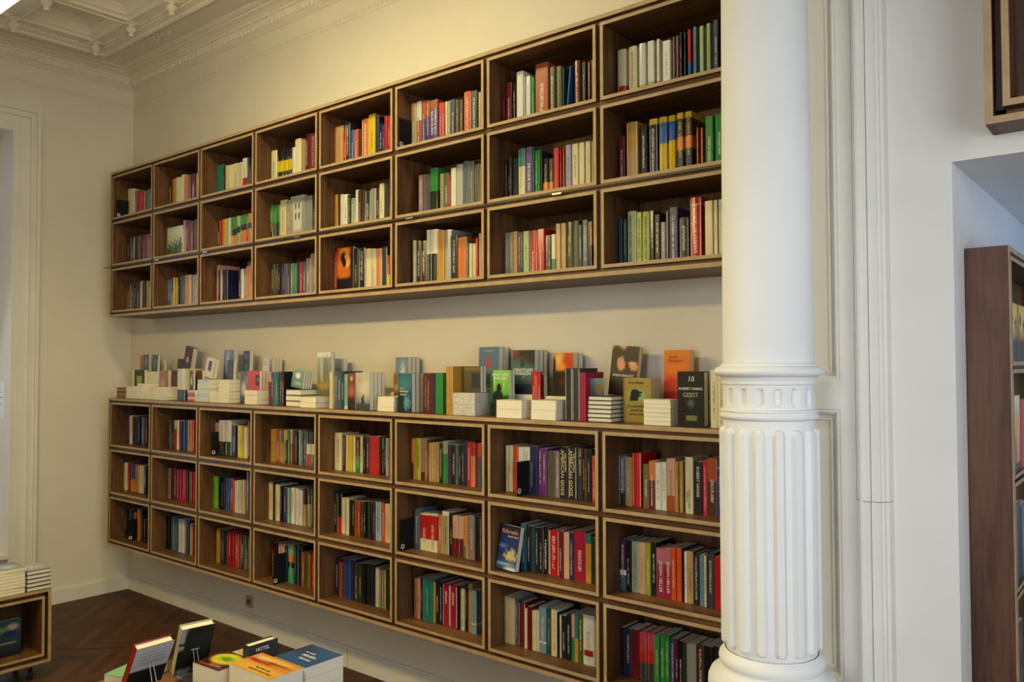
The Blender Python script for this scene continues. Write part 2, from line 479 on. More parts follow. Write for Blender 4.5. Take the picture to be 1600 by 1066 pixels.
# ------------------------------------------------------------------ the column
def column():
    cx, cy = 6.030, -.30
    N = 16; seg = 16 * 12
    t = empty('column', (cx, cy, 0))
    tag(t, 'white cast column with ribbed lower shaft standing before the shelves', 'column')
    def ring(b, prof, n=96): b.lathe(prof, 'column', 0, 0, n)
    b = MB(); b.smooth = False
    b.box(-.25, .25, -.25, .25, 0, .08, 'column'); b.box(-.23, .23, -.23, .23, .08, .66, 'column'); b.box(-.245, .245, -.245, .245, .66, .70, 'column')
    b.build('pedestal', t)
    b = MB()
    prof = [(.0, .701), (.222, .701), (.232, .715), (.234, .735), (.228, .755), (.212, .768), (.200, .772)]
    prof += [(.200, .780), (.205, .80), (.203, .825), (.195, .842), (.182, .850), (.170, .852)]
    prof += [(.165, .858), (.160, .866), (.160, .874)]
    prof += [(.1665, .880), (.169, .892), (.1665, .904), (.160, .910), (.1575, .914), (.152, .918), (.149, .924)]
    ring(b, prof); b.build('base', t, smooth_angle=50)
    # ribbed shaft
    b = MB(); rows = []
    zs = [.924, .932] + [.938 + i * .0035 for i in range(6)] + [.97, 1.1, 1.25, 1.4, 1.5] + [1.632 + i * .0035 for i in range(6)] + [1.653, 1.680]
    for z in zs:
        r = []
        for i in range(seg):
            a_ = 2 * math.pi * i / seg
            u = ((i / 12) % 1) - .5                      # -0.5 .. 0.5 over one rib pitch
            hw = .27
            zt, zb = 1.652, .938
            e = 1.0
            pitch = 2 * math.pi * .146 / 16
            d = abs(u) * pitch; rr = hw * pitch
            cap = max(0, z - (zt - rr), (zb + rr) - z)
            q = rr * rr - d * d - cap * cap
            hgt = .015 * min(1, math.sqrt(q) / (rr * .75)) if q > 0 else 0
            r.append(((.1455 + hgt) * math.cos(a_), (.1455 + hgt) * math.sin(a_), z))
        rows.append(r)
    b.grid(rows, 'column', True); b.build('ribbed_shaft', t, smooth_angle=55)
    b = MB()
    ring(b, [(.140, 1.678), (.150, 1.680), (.157, 1.686), (.159, 1.692), (.157, 1.698), (.152, 1.699), (.1525, 1.704), (.156, 1.707), (.1555, 1.712), (.149, 1.714), (.146, 1.716)])
    b.build('lower_ring', t, smooth_angle=40)
    # band with oval sinkings
    b = MB(); rows = []
    seg2 = 16 * 14
    for j in range(15):
        z = 1.714 + j * (1.795 - 1.714) / 14; r = []
        for i in range(seg2):
            a_ = 2 * math.pi * i / seg2; u = ((i / 14) % 1) - .5
            d = abs(u) * 2 * math.pi * .146 / 16; rr = .0125
            c_ = max(0, abs(z - 1.7545) - .016)
            q = rr * rr - d * d - c_ * c_
            dep = .011 * min(1, math.sqrt(q) / (rr * .8)) if q > 0 else 0
            r.append(((.1455 - dep) * math.cos(a_), (.1455 - dep) * math.sin(a_), z))
        rows.append(r)
    b.grid(rows, 'column', True); b.build('fluted_band', t, smooth_angle=50)
    b = MB()
    ring(b, [(.1455, 1.794), (.150, 1.796), (.1515, 1.803), (.1505, 1.807), (.153, 1.812), (.1545, 1.818), (.158, 1.822), (.168, 1.824), (.173, 1.829), (.1765, 1.836), (.175, 1.843), (.168, 1.850), (.158, 1.854), (.154, 1.856), (.153, 1.861), (.1475, 1.864)])
    b.build('shaft_ring', t, smooth_angle=40)
    b = MB(); prof = [(.1465, 1.862)]
    for i in range(1, 13): prof.append((.1465 - .0125 * (i / 12) ** 1.2, 1.862 + i * (4.0 - 1.862) / 12))
    ring(b, prof, 64); b.build('upper_shaft', t, smooth_angle=60)
    b = MB(); ring(b, [(.134, 4.0), (.15, 4.005), (.15, 4.02), (.14, 4.03), (.14, 4.09), (.16, 4.12), (.19, 4.16), (.19, 4.18), (.22, 4.19), (.22, 4.24), (.0, 4.24)], 64)
    b.build('capital', t, smooth_angle=40)
column()

# ------------------------------------------------------------------ ceiling-hung linear lamp, plus two unseen ones added for their light
M['lamp'] = emit('lamp_diffuser', LAMP_COL, LAMP_STRENGTH)
M['lamp_fill'] = emit('fill_diffuser', LAMP_COL, FILL_STRENGTH)
M['lamp_wall_fill'] = emit('wall_fill_diffuser', (1.0, .86, .44), WALL_FILL_STRENGTH)
M['housing'] = mat('lamp_housing', (.7, .7, .68), .4)
def lamp(x0, x1, y, z, label, mk='lamp'):
    t = empty('pendant_lamp', ((x0 + x1) / 2, y, z)); tag(t, label, 'lamp'); L = (x1 - x0) / 2
    b = MB(); b.box(-L, L, -.10, .10, .0, .045, mk); b.build('diffuser', t)
    b = MB(); b.box(-L - .01, L + .01, -.11, .11, .046, .09, 'housing'); b.build('housing', t)
    for s in (-L * .7, L * .7):
        b = MB(); b.tube((s, 0, .09), (s, 0, 4.44 - z), .003, 'steel', 6); b.build('cable', t)
lamp(2.6, 4.5, -2.115, 2.955, 'long white linear lamp hanging from the coffered ceiling, its corner just in view')
lamp(1.4, 5.4, -4.6, 2.75, 'added unseen linear lamp behind the camera, giving warm fill light', 'lamp_fill')  # added out of view as warm fill that softens the shadows
lamp(2.6, 4.8, -1.1, 4.02, 'added unseen linear lamp close under the ceiling, brightening the upper wall', 'lamp_wall_fill')  # added out of view to brighten the wall above the bookcase

# socket
t = empty('wall_socket', (2.025, .3495, .208)); tag(t, 'beige wall socket low on the wall under the bookcase', 'socket')
b = MB(); b.box(-.04, .04, -.010, 0, -.04, .04, 'socket'); b.build('cover_plate', t)
b = MB(); b.lathe([(.0, 0), (.019, 0), (.021, .002), (.021, .004)], 'socket_dark', 0, 0, 20, T=basis((0, -.0145, 0), (1, 0, 0), (0, 0, 1), (0, 1, 0))); b.build('socket_well', t)
# paper notice on the window reveal
b = MB(); b.box(-.05, .06, -.0015, 0, -.14, .14, 'white_print'); b.box(-.03, .0, -.0022, -.001, .06, .065, 'socket_dark'); b.box(-.03, .04, -.0022, -.001, .02, .025, 'socket_dark'); b.box(-.03, .02, -.0022, -.001, -.03, -.025, 'socket_dark')
o = b.build('paper_notice', loc=(.12, wy1 - .001, 1.60)); tag(o, 'white paper notice stuck beside the tall window', 'notice')

# ------------------------------------------------------------------ wall-hung cases and their boxes
BW, BH, TH, DEP = .625, .34, .015, .32
GX = W - BW


def case(which, zt):
    """open plywood case round 8 x 3 boxes; zt is the top of the first row of boxes"""
    g, e = .016, .018
    xa, xb = W - g - e, 9 * W - GX + g + e
    zb = zt - 2 * RP - BH - g - e; ztop = zt + g + e
    t = empty('bookcase', ((xa + xb) / 2, Y0, zb))
    tag(t, {'U': 'upper long walnut bookcase of plywood-edged boxes hung high on the wall', 'L': 'lower long walnut bookcase with books displayed along its top'}[which], 'bookcase')
    off = -Vector(t.location)
    def part(nm, *a, k='walnut_x', front='ply'):
        b = MB(); b.box(*a, k, front=front); b.build(nm, t, loc=off, fix=False)
    part('top_board', xa, xb, 0, Y0 - .001, ztop - e, ztop)
    part('bottom_board', xa, xb, 0, Y0 - .001, zb, zb + e)
    part('side_board', xa, xa + e, 0, Y0 - .001, zb + e, ztop - e, k='walnut_z')
    part('side_board', xb - e, xb, 0, Y0 - .001, zb + e, ztop - e, k='walnut_z')
    part('back_board', xa + e, xb - e, DEP + .005, Y0 - .002, zb + e, ztop - e, front='walnut_x')
    rec = .018
    part('spacer_rail', xa + e, xb - e, rec, .05, ztop - e - g, ztop - e, front='walnut_x')
    part('spacer_rail', xa + e, xb - e, rec, .05, zb + e, zb + e + g, front='walnut_x')
    for r in (1, 2):
        part('spacer_rail', xa + e, xb - e, rec, .05, zt - r * RP, zt - r * RP + (RP - BH), front='walnut_x')
    for c in range(1, 10):
        x0 = xa + e if c == 1 else c * W - GX
        x1 = xb - e if c == 9 else c * W
        for r in range(3):
            part('spacer_post', x0, x1, rec, .05, zt - r * RP - BH, zt - r * RP, k='walnut_z', front='walnut_z')
    return t


def shelf_box():
    t = empty('shelf_box', (0, 0, 0))
    def part(nm, *a, k): b = MB(); b.box(*a, k, front='ply'); b.build(nm, t, fix=False)
    part('top_panel', 0, BW, 0, DEP, BH - TH, BH, k='walnut_x')
    part('bottom_panel', 0, BW, 0, DEP, 0, TH, k='walnut_x')
    part('side_panel', 0, TH, 0, DEP, TH, BH - TH, k='walnut_z')
    part('side_panel', BW - TH, BW, 0, DEP, TH, BH - TH, k='walnut_z')
    b = MB(); b.box(TH, BW - TH, DEP - .012, DEP, TH, BH - TH, 'walnut_z'); b.build('back_panel', t, fix=False)
    return t


case('U', UZ); case('L', ZF)
proto = shelf_box(); first = True
for which, zt in (('U', UZ), ('L', ZF)):
    for r in (1, 2, 3):
        for c in range(1, 9):
            o = proto if first else copy_tree(proto); first = False
            o.location = (c * W, 0, zt - (r - 1) * RP - BH)
            tag(o, 'walnut shelf box of books, %s case %s row, %s' % (CASEPH[which], ROWPH[r], COLPH[c]), 'shelf box', 'shelf boxes in the two bookcases')
# thin steel rail with clips between the second and third rows of the upper case
zr = UZ - 2 * RP + .017
t = empty('steel_rail', (3.2, -.006, zr)); tag(t, 'thin steel rail running between second and third rows of the upper bookcase', 'rail')
b = MB(); b.box(.52 - 3.2, 5.84 - 3.2, -.003, .002, -.0025, .0025, 'dull_steel'); b.build('strip', t, fix=False)
for x in (1.35, 2.0, 3.02, 3.98, 4.93):
    b = MB(); b.box(x - 3.2, x + .05 - 3.2, -.008, -.002, -.010, -.003, 'steel'); b.build('clip', t, fix=False)

# ------------------------------------------------------------------ books
PAL = dict(black='17171a', blue='2763b0', blue2='2b4f8f', brown='4a2c1c', brownred='6b2a1c', cream='e3d9b0', crimson='a81238', crimson2='c8184a', dgreen='1d3326', dgreen2='24533c',
           dgrey='38383a', dteal='1a4450', flower='d8c890', gold='c8983a', gold2='b08a48', green='2f8a40', grey='8f9290', indigo='35306a', khaki='a89a6c', lblue='8fb4cc', lblue2='7f9eb0', lgreen='a9bf86',
           lilac='a79cb4', lime='c2c964', lime2='5fae20', lime3='a0aa30', magenta='b02058', maroon='6e1420', mauve='9a8088', mauvebrown='9a7468', mint='8fc0a0', mint2='4fa878', navy='1e2a50', navy2='2a3480',
           olive='5a5a40', olive2='5a6a28', olivebrown='7a7048', orange='e08030', orangered='e04a1a', orangered2='e05a20', orangetan='c07a3a', pink='d8a0a0', pinkbeige='d8a890', pinkrose='c86a80', pinktan='dcae88',
           plum='4a2444', plumgrey='5a4854', purple='4a2a78', purple2='6a2878', red='c01c1c', red2='d01410', rose='c03a50', rust='a84a1c', sage='8fa088', sage2='9aa890', salmon='e08a60', silver='b8bab8',
           slate='4f6272', steel='6a8a9c', tan='c8a06c', tan2='b8905a', teal='2a7c74', teal2='1c6a70', violet='5a4a80', white='e8e6dc', wine='701838', yellow='e8c820')
NAME = dict(blue2='blue', brownred='red brown', crimson2='pink', dgreen='dark green', dgreen2='dark green', dgrey='dark grey', dteal='dark teal', flower='flowered cream', gold2='gold', lblue='pale blue',
            lblue2='pale blue', lgreen='pale green', lime2='bright green', lime3='olive green', mauvebrown='mauve', mint='pale green', mint2='green', navy2='blue', olive2='olive', olivebrown='olive', orangered='orange', orangered2='orange',
            orangetan='tan', pinkbeige='pale pink', pinkrose='pink', pinktan='peach', plumgrey='plum', purple2='purple', red2='bright red', sage2='sage', tan2='tan', teal2='teal')
INK = dict(w=(.7, .68, .62), k=(.03, .03, .03), y=(.6, .5, .2), r=(.5, .03, .03))


def lum(c): return .3 * c[0] + .59 * c[1] + .11 * c[2]


def jit(c, a=.06):
    k = 1 + random.uniform(-a, a); return tuple(min(1, max(0, x * k)) for x in c)


class BookMB(MB):
    """cover mesh with a print colour and lettering colour per face corner and a spine map"""
    def __init__(s): super().__init__(); s.c = []; s.k = []; s.u = []
    def add(s, pts, col, kk='cover', ink=(0, 0, 0, 0), uv=None):
        n = len(s.v); s.v += [tuple(p) for p in pts]; s.f.append(tuple(range(n, n + len(pts)))); s.m.append(s.mi(kk))
        cols = col if isinstance(col[0], (tuple, list)) else [col] * len(pts)
        s.c += [(*c, 1) for c in cols]; s.k += [ink] * len(pts); s.u += uv or [(9, 9)] * len(pts)
    def build(s, name, parent=None, loc=None, **kw):
        me = s.mesh(name)
        ca = me.color_attributes.new('Print', 'FLOAT_COLOR', 'CORNER'); ck = me.color_attributes.new('Ink', 'FLOAT_COLOR', 'CORNER'); uv = me.uv_layers.new(name='Spine')
        ca.data.foreach_set('color', [x for c in s.c for x in c]); ck.data.foreach_set('color', [x for c in s.k for x in c])
        uv.data.foreach_set('uv', [x for c in s.u for x in c])
        o = bpy.data.objects.new(name, me); C.objects.link(o)
        if parent: o.parent = parent
        if loc: o.location = loc
        return o


def spine_cover(b, w, h, d, style, T, hard=False, board=None):
    """standing book, spine towards -y, left edge at x=0; style 'col@frac/col|ink'"""
    ink = None
    if '|' in style: style, ink = style.split('|')
    segs = []; z = 1.0
    for s_ in style.split('/'):
        nm, _, fr = s_.partition('@'); z0 = 1 - float(fr) if fr else 0
        segs.append((z0, z, jit(tuple(q * .74 for q in hexc(PAL[nm]))))); z = z0
    segs = segs[::-1]
    base = max(segs, key=lambda q: q[1] - q[0])[2]
    if ink == '-': pass
    elif ink is None:
        if random.random() < .68: ink = random.choice('wwy') if lum(base) < .25 else random.choice('kkr')
    t_ = .0022 if hard else .0012
    bul = min(.006, w * .16) if hard else min(.002, w * .06)
    xs = [0, w * .2, w * .5, w * .8, w]; ys = [bul, bul * .3, 0, bul * .3, bul]
    if not hard: xs = [0, w * .12, w * .88, w]; ys = [bul, 0, 0, bul]
    mk = 'gloss' if random.random() < .35 else 'cover'
    P = lambda x, y, z: tuple(T @ Vector((x, y, z)))
    t0, t1 = sorted((random.uniform(.06, .3), random.uniform(.6, .95)))
    for z0, z1, c in segs:
        cuts = sorted({z0, z1} | {q for q in (t0, t1) if z0 < q < z1})
        for a, b_ in zip(cuts, cuts[1:]):
            on_ = ink not in (None, '-') and t0 <= (a + b_) / 2 <= t1
            ic = (*INK[ink if not (lum(c) > .3 and ink in 'wy') else 'k'], 1) if on_ else (0, 0, 0, 0)
            for i in range(len(xs) - 1):
                b.add([P(xs[i], ys[i], a * h), P(xs[i + 1], ys[i + 1], a * h), P(xs[i + 1], ys[i + 1], b_ * h), P(xs[i], ys[i], b_ * h)], c, mk, ic,
                      [(xs[i] / w, a), (xs[i + 1] / w, a), (xs[i + 1] / w, b_), (xs[i] / w, b_)])
        for x, s_ in ((0, 1), (w, -1)):
            q = [P(x, bul, z0 * h), P(x, d, z0 * h), P(x, d, z1 * h), P(x, bul, z1 * h)]
            b.add(q[::-1] if s_ > 0 else q, board or c, mk)
            xi = x + s_ * t_
            q = [P(xi, bul + t_, z0 * h), P(xi, d, z0 * h), P(xi, d, z1 * h), P(xi, bul + t_, z1 * h)]
            b.add(q if s_ > 0 else q[::-1], c, mk)
    # rims of the cover at head and tail
    for z, c in ((0, segs[0][2]), (h, segs[-1][2])):
        for x, xi in ((0, t_), (w - t_, w)):
            b.add([P(x, bul, z), P(xi, bul, z), P(xi, d, z), P(x, d, z)], c, mk)
        b.add([P(xs[i], ys[i], z) for i in range(len(xs))] + [P(w, bul + t_, z), P(0, bul + t_, z)], c, mk)
    return t_


def page_block(b, w, h, d, T, t_, hard):
    s = .004 if hard else .0008
    b.box(t_, w - t_, .004, d - (.004 if hard else .0006), s, h - s, 'pages', T=T)


def top_is(seg): return seg


def colname(style):
    s = style.split('|')[0].split('/')
    best = max(range(len(s)), key=lambda i: (float(s[i].partition('@')[2] or 1) - (float(s[i - 1].partition('@')[2]) if i else 0)))
    n = s[best].partition('@')[0]
    return NAME.get(n, n)


# ---- printed covers, drawn as soft shapes on a fine grid
def art_colour(spec, u, v):
    top, bot = hexc(spec['bg'][0]), hexc(spec['bg'][1])
    c = [top[i] * v + bot[i] * (1 - v) for i in range(3)]
    for sh in spec.get('sh', ()):
        kind, cx, cy, rx, ry, col, soft = sh
        if kind == 'e': dd = math.hypot((u - cx) / rx, (v - cy) / ry)
        elif kind == 'n':
            dd = math.hypot((u - cx) / rx, (v - cy) / ry) + .45 * math.sin(u * 23 + v * 11) * math.sin(v * 31 - u * 7)
        else: dd = max(abs(u - cx) / rx, abs(v - cy) / ry)
        k = 1 if dd <= 1 - soft else (0 if dd >= 1 + soft else (1 + soft - dd) / (2 * soft) if soft else 0)
        q = hexc(col); c = [c[i] * (1 - k) + q[i] * k for i in range(3)]
    return tuple(x * .88 for x in c)


ART = {
 'trees': dict(bg=('d8e0c8', 'b8c8a8'), sh=[('n', .15, .1, .25, .35, '3a6a40', .3), ('n', .6, .12, .3, .38, '3a5a38', .3), ('n', .85, .3, .12, .3, '2f5a3a', .3)]),
 'pinkwoman': dict(bg=('d89a8c', 'cc8c7c'), sh=[('n', .62, .72, .30, .16, '3a2a2c', .25), ('e', .40, .52, .13, .26, '3c2c2e', .25), ('e', .62, .50, .15, .16, 'c49488', .2), ('n', .55, .22, .12, .12, '4a383a', .3)]),
 'house': dict(bg=('9aa09c', '888c88'), sh=[('r', .5, .5, .3, .35, 'c8c8b8', .1), ('r', .38, .75, .05, .08, '303030', .1), ('r', .62, .75, .05, .08, '303030', .1), ('r', .38, .5, .05, .08, '303030', .1), ('r', .62, .5, .05, .08, '303030', .1)]),
 'portrait': dict(bg=('b04814', '1c100c'), sh=[('e', .28, .62, .24, .34, 'd87018', .25), ('e', .50, .90, .3, .09, 'e89030', .25), ('e', .42, .76, .17, .14, '180c08', .15), ('e', .62, .68, .20, .17, 'e8a858', .12), ('e', .78, .66, .06, .04, 'e8a858', .15), ('e', .46, .66, .12, .12, '180c08', .15), ('e', .45, .42, .42, .12, 'c86c20', .25), ('r', .96, .6, .12, .45, '221410', .15), ('r', .5, .13, 1, .17, '14100e', .1)]),
 'eldorado': dict(bg=('101430', '203c70'), sh=[('e', .4, .55, .7, .25, '202c68', .5), ('e', .2, .52, .2, .04, '5a78a8', .6), ('n', .66, .30, .28, .12, 'c8b878', .3), ('n', .72, .40, .09, .08, 'b8b088', .3), ('e', .45, .02, .8, .2, '1c4a80', .3), ('e', .4, .12, .5, .02, 'a8c0d0', .6), ('e', .75, .02, .3, .05, 'd8e0e0', .5)]),
 'greenface': dict(bg=('86c848', '3a8a34'), sh=[('r', .06, .55, .10, .5, '2c5a2c', .2), ('e', .46, .60, .13, .11, '0c1c12', .1), ('e', .40, .40, .30, .16, '0c1c12', .12), ('e', .85, .34, .2, .12, '1a4a22', .2), ('r', .5, .12, 1, .17, '0a1810', .08), ('r', .22, .75, .02, .12, 'd0e8b0', .3), ('r', .72, .72, .02, .14, 'c0e0a0', .3)]),
 'tealgrey': dict(bg=('38302e', '22262c'), sh=[('e', .05, .97, .2, .12, 'a04030', .6), ('e', .25, .65, .4, .15, '5a6a64', .6), ('r', .5, .42, .7, .22, '3a6c6a', .35), ('r', .5, .27, .7, .06, '1c5a5e', .3), ('e', .45, .70, .10, .09, '1a1616', .2), ('e', .45, .70, .06, .055, '46443e', .2), ('r', .5, .08, 1, .14, '20242c', .05)]),
 'fire': dict(bg=('e06018', '200c0a'), sh=[('e', .30, .84, .26, .18, 'f8c860', .6), ('e', .72, .78, .25, .18, 'd84010', .5), ('e', .42, .68, .2, .08, 'f0a040', .5), ('e', .08, .70, .07, .22, '1a0806', .15), ('n', .7, .56, .12, .06, '1a0806', .2), ('r', .5, .22, 1, .36, '160808', .08), ('n', .55, .34, .25, .08, '50120e', .4)]),
 'bluegreyred': dict(bg=('66809a', '5c6f86'), sh=[('e', .5, .62, .1, .13, 'd0384a', .25), ('r', .5, .9, .25, .008, '9ab4c4', .3)]),
 'couple': dict(bg=('3a2018', '2c1c14'), sh=[('r', .35, 1.0, .45, .09, 'd8a880', .25), ('r', .9, .85, .12, .3, '4a2018', .2), ('e', .16, .72, .22, .30, '2c1810', .15), ('e', .38, .66, .15, .16, 'd89a74', .15), ('e', .52, .60, .07, .05, 'd89a74', .2), ('e', .30, .86, .16, .10, '2c1810', .2), ('e', .70, .82, .27, .22, '1e120e', .12), ('e', .62, .60, .1, .08, '1e120e', .2), ('e', .84, .60, .16, .05, 'd89870', .2), ('e', .80, .66, .16, .03, 'e0a47c', .2), ('e', .86, .54, .12, .03, 'c88864', .2), ('r', .5, .20, 1, .27, '382820', .12)]),
 'goldcameo': dict(bg=('a08c44', '948036'), sh=[('e', .5, .62, .33, .155, '86a874', .04), ('e', .44, .66, .17, .10, '0c0f0c', .06), ('r', .40, .54, .16, .06, '0c0f0c', .1), ('e', .62, .68, .10, .025, '0c0f0c', .1), ('e', .58, .61, .08, .03, '0c0f0c', .1), ('r', .05, .5, .018, .5, '6c5e2c', .2)]),
 'orangered': dict(bg=('f09028', 'a81c18'), sh=[('n', .5, .7, .35, .2, 'e87818', .5), ('e', .3, .35, .3, .12, 'c83018', .5), ('r', .5, .05, 1, .1, '981818', .3)]),
 'blackghost': dict(bg=('0a0f0e', '070a0a'), sh=[('e', .50, .42, .10, .06, '59616a', .7), ('e', .50, .35, .05, .04, '2c323a', .6), ('r', .52, .15, .2, .045, '7a7440', .05)]),
 'tealboy': dict(bg=('1f5a6c', '1a3038'), sh=[('e', .5, .75, .5, .2, '3a7c8a', .6), ('n', .6, .25, .25, .16, '5a9aa8', .4), ('r', .2, .2, .25, .3, '101c22', .4)]),
 'goldbrown': dict(bg=('8a6838', '3a2c1a'), sh=[('e', .5, .6, .4, .1, 'c8a468', .7), ('r', .5, .1, 1, .16, '241a10', .3)]),
 'whitelandscape': dict(bg=('b8b4a4', '6a7478'), sh=[('e', .6, .6, .4, .3, 'd0ccbc', .6), ('e', .3, .8, .25, .1, 'c0a888', .6), ('n', .5, .25, .12, .14, '20282a', .3), ('r', .5, .05, 1, .13, '3a4646', .3)]),
 'redbrown': dict(bg=('8a4028', '3a1c18'), sh=[('e', .5, .85, .2, .06, 'd8a890', .3), ('e', .5, .5, .5, .15, 'b05a3a', .6), ('r', .5, .12, 1, .2, '2c1818', .2)]),
 'mountain': dict(bg=('e0e4d4', '6a7478'), sh=[('n', .5, .45, .5, .25, '70787c', .3), ('e', .5, .15, .4, .2, '808c94', .4)]),
 'greytree': dict(bg=('a8aca0', '5c5a3c'), sh=[('r', .5, .95, .6, .06, 'd8e0d0', .2), ('e', .35, .6, .08, .3, 'c8ccc0', .6), ('n', .65, .6, .25, .25, '787c70', .5), ('n', .5, .25, .4, .08, 'a88c40', .4)]),
 'tealcircle': dict(bg=('7a9c94', '5a7c70'), sh=[('e', .5, .7, .22, .17, 'e8dcd0', .05), ('n', .6, .25, .3, .1, '9cb4a8', .4)]),
 'pinkwhite': dict(bg=('dcd0c8', 'd8c0c0'), sh=[('n', .85, .4, .2, .6, '7a5a70', .3), ('r', .25, .85, .12, .01, '8a6a80', .3), ('r', .25, .78, .12, .01, '8a6a80', .3)]),
 'greypainting': dict(bg=('5a5454', '4a4a48'), sh=[('e', .4, .45, .25, .2, 'c0b8b0', .5), ('e', .7, .7, .2, .12, '8a8078', .5), ('r', .5, .1, 1, .12, '2a2824', .3)]),
 'redpanel': dict(bg=('c83a1c', 'b8301a'), sh=[('r', .82, .5, .16, .28, '141010', .05), ('e', .85, .55, .07, .12, 'a06a50', .3)]),
 'darkrose': dict(bg=('3a2420', '241c18'), sh=[('e', .5, .7, .3, .15, '6a3a34', .5), ('e', .5, .25, .3, .15, '4a5a4a', .5)]),
 'bluepurple': dict(bg=('7a86a8', '2c2c58'), sh=[('e', .4, .65, .15, .25, 'b8c4d8', .7), ('e', .5, .3, .2, .12, 'b0b8d8', .7)]),
 'maroonlabel': dict(bg=('4a1420', '38101a'), sh=[('r', .45, .42, .18, .12, 'd8905a', .1), ('n', .6, .75, .2, .1, '6a2830', .4)]),
 'creamwindow': dict(bg=('d8ccb0', 'd0c4a8'), sh=[('r', .5, .6, .2, .26, '3a2428', .1)]),
 'darkplain': dict(bg=('2a1e1c', '1c1614'), sh=[('e', .5, .5, .3, .2, '3a2a26', .6)]),
 'yellowlabel': dict(bg=('243a28', '1c2a20'), sh=[('r', .5, .62, .25, .16, 'a8b040', .15), ('e', .6, .3, .3, .15, '4a6a28', .5)]),
 'slateface': dict(bg=('5a6a78', '3a4450'), sh=[('e', .5, .5, .3, .3, '8a949c', .6)]),
 'orangeplain': dict(bg=('c87848', 'b86838'), sh=[]),
 'bluefloral': dict(bg=('4a6470', '2c4a58'), sh=[('n', .5, .5, .3, .3, '6a8890', .5)]),
 'yellowframe': dict(bg=('d0c080', 'b8a058'), sh=[('r', .5, .4, .3, .25, '8a7030', .2)]),
 'pinkbrown': dict(bg=('a88070', '7a4c48'), sh=[('e', .4, .5, .25, .2, 'c8a090', .6)]),
 'darkred': dict(bg=('5a1a1c', '3a1214'), sh=[('e', .5, .9, .3, .1, '2a1412', .4)]),
 'greycover': dict(bg=('8a8c88', '707270'), sh=[]),
 'gatecover': dict(bg=('6a5a40', '4a4434'), sh=[('r', .7, .45, .25, .3, '2c3436', .1), ('r', .5, .9, .6, .02, '8a7850', .2)]),
 'brownpic': dict(bg=('6a5038', '4c3828'), sh=[('r', .5, .45, .3, .3, '7a3a2c', .2)]),
 'greenorange': dict(bg=('3a5a58', '2c4440'), sh=[('e', .65, .45, .12, .35, 'a87030', .4), ('e', .25, .6, .2, .2, '7a9a98', .6)]),
 'palms': dict(bg=('e0a020', '201c10'), sh=[('e', .5, .75, .5, .25, 'f0c840', .5), ('n', .25, .75, .12, .1, '1c1608', .2), ('r', .27, .55, .02, .2, '1c1608', .2), ('n', .75, .65, .14, .1, '1c1608', .2), ('r', .75, .45, .02, .2, '1c1608', .2), ('r', .5, .1, 1, .28, '141410', .15)]),
 'redshop': dict(bg=('e8e0b0', 'a02018'), sh=[('e', .5, .6, .4, .2, 'e8b030', .4), ('r', .4, .25, .06, .22, 'd83010', .2), ('r', .7, .2, .08, .2, 'f0c030', .2), ('r', .5, .05, 1, .06, '1c0c08', .2)]),
 'darkgreenbook': dict(bg=('384038', '201c14'), sh=[('r', .3, .5, .1, .3, '4a5038', .3)]),
 'cartbook': dict(bg=('3a5868', '101418'), sh=[('e', .7, .8, .2, .08, 'b8b4a0', .4), ('n', .3, .75, .2, .08, '7a8a50', .4), ('e', .6, .62, .3, .08, '1c3068', .3), ('r', .5, .42, .4, .008, 'a07840', .2), ('r', .5, .37, .3, .006, 'a0a090', .2)]),
 'paleblue': dict(bg=('7088a8', '6078a0'), sh=[]),
 'yellowred': dict(bg=('c87820', 'c89030'), sh=[('n', .3, .6, .3, .12, 'a01c14', .3), ('e', .6, .85, .4, .08, 'e0b050', .5), ('r', .7, .62, .25, .015, '3a1408', .3), ('r', .6, .7, .3, .015, '3a1408', .3), ('e', .55, .25, .5, .2, 'd8a840', .5), ('n', .25, .78, .18, .1, 'e0c070', .4)]),
 'bluepeople': dict(bg=('20508c', '1c4880'), sh=[('e', .15, .7, .3, .3, '1a3a60', .5)]),
 'ovalgreen': dict(bg=('1c1410', '14100c'), sh=[('e', .5, .60, .46, .34, 'c84018', .1), ('e', .5, .62, .42, .30, 'b8c820', .15), ('n', .5, .6, .2, .12, '4a7a20', .4), ('r', .5, .12, .4, .04, '902818', .3)]),
 'whiteback': dict(bg=('b4bcc4', 'a8b0b8'), sh=[('r', .5, .16, 1, .28, '14100f', .02), ('r', .5, .86, .3, .01, 'a07070', .4)] + [('r', .5, .78 - i * .04, .36, .006, '808890', .3) for i in range(7)] + [('r', .5, .36 - i * .05, .36, .006, '3a2c28', .3) for i in range(6)]),
 'blackback': dict(bg=('10161c', '0c1210'), sh=[('r', .1, .85, .12, .3, '9aa4a8', .1), ('r', .12, .66, .2, .02, '0c1012', .1), ('r', .25, .5, .1, .5, '101c14', .3), ('n', .25, .06, .25, .06, '8a9aa0', .4)] + [('r', .62, .8 - i * .05, .28, .008, '20303c', .4) for i in range(8)]),
 'hotelcover': dict(bg=('1c2836', '18222e'), sh=[]),
 'creamletters': dict(bg=('d0c4a4', 'c8bc9c'), sh=[]),
 'darkpaint': dict(bg=('4a3a20', '2c2414'), sh=[('n', .4, .5, .3, .2, 'b88040', .4)]),
 'creamcover': dict(bg=('d8ceb0', 'd0c6a6'), sh=[]),
 'blueart': dict(bg=('7a8a9c', '66788c'), sh=[('n', .6, .45, .2, .35, 'c4ccd4', .4)]),
 'tealsmall': dict(bg=('6a8c88', '3a4a48'), sh=[('e', .7, .4, .2, .3, '8a5828', .5)]),
 'wrapped': dict(bg=('a8aaa4', '9c9e98'), sh=[]),
 'flower': dict(bg=('c8bc84', 'c0b078'), sh=[]),
}


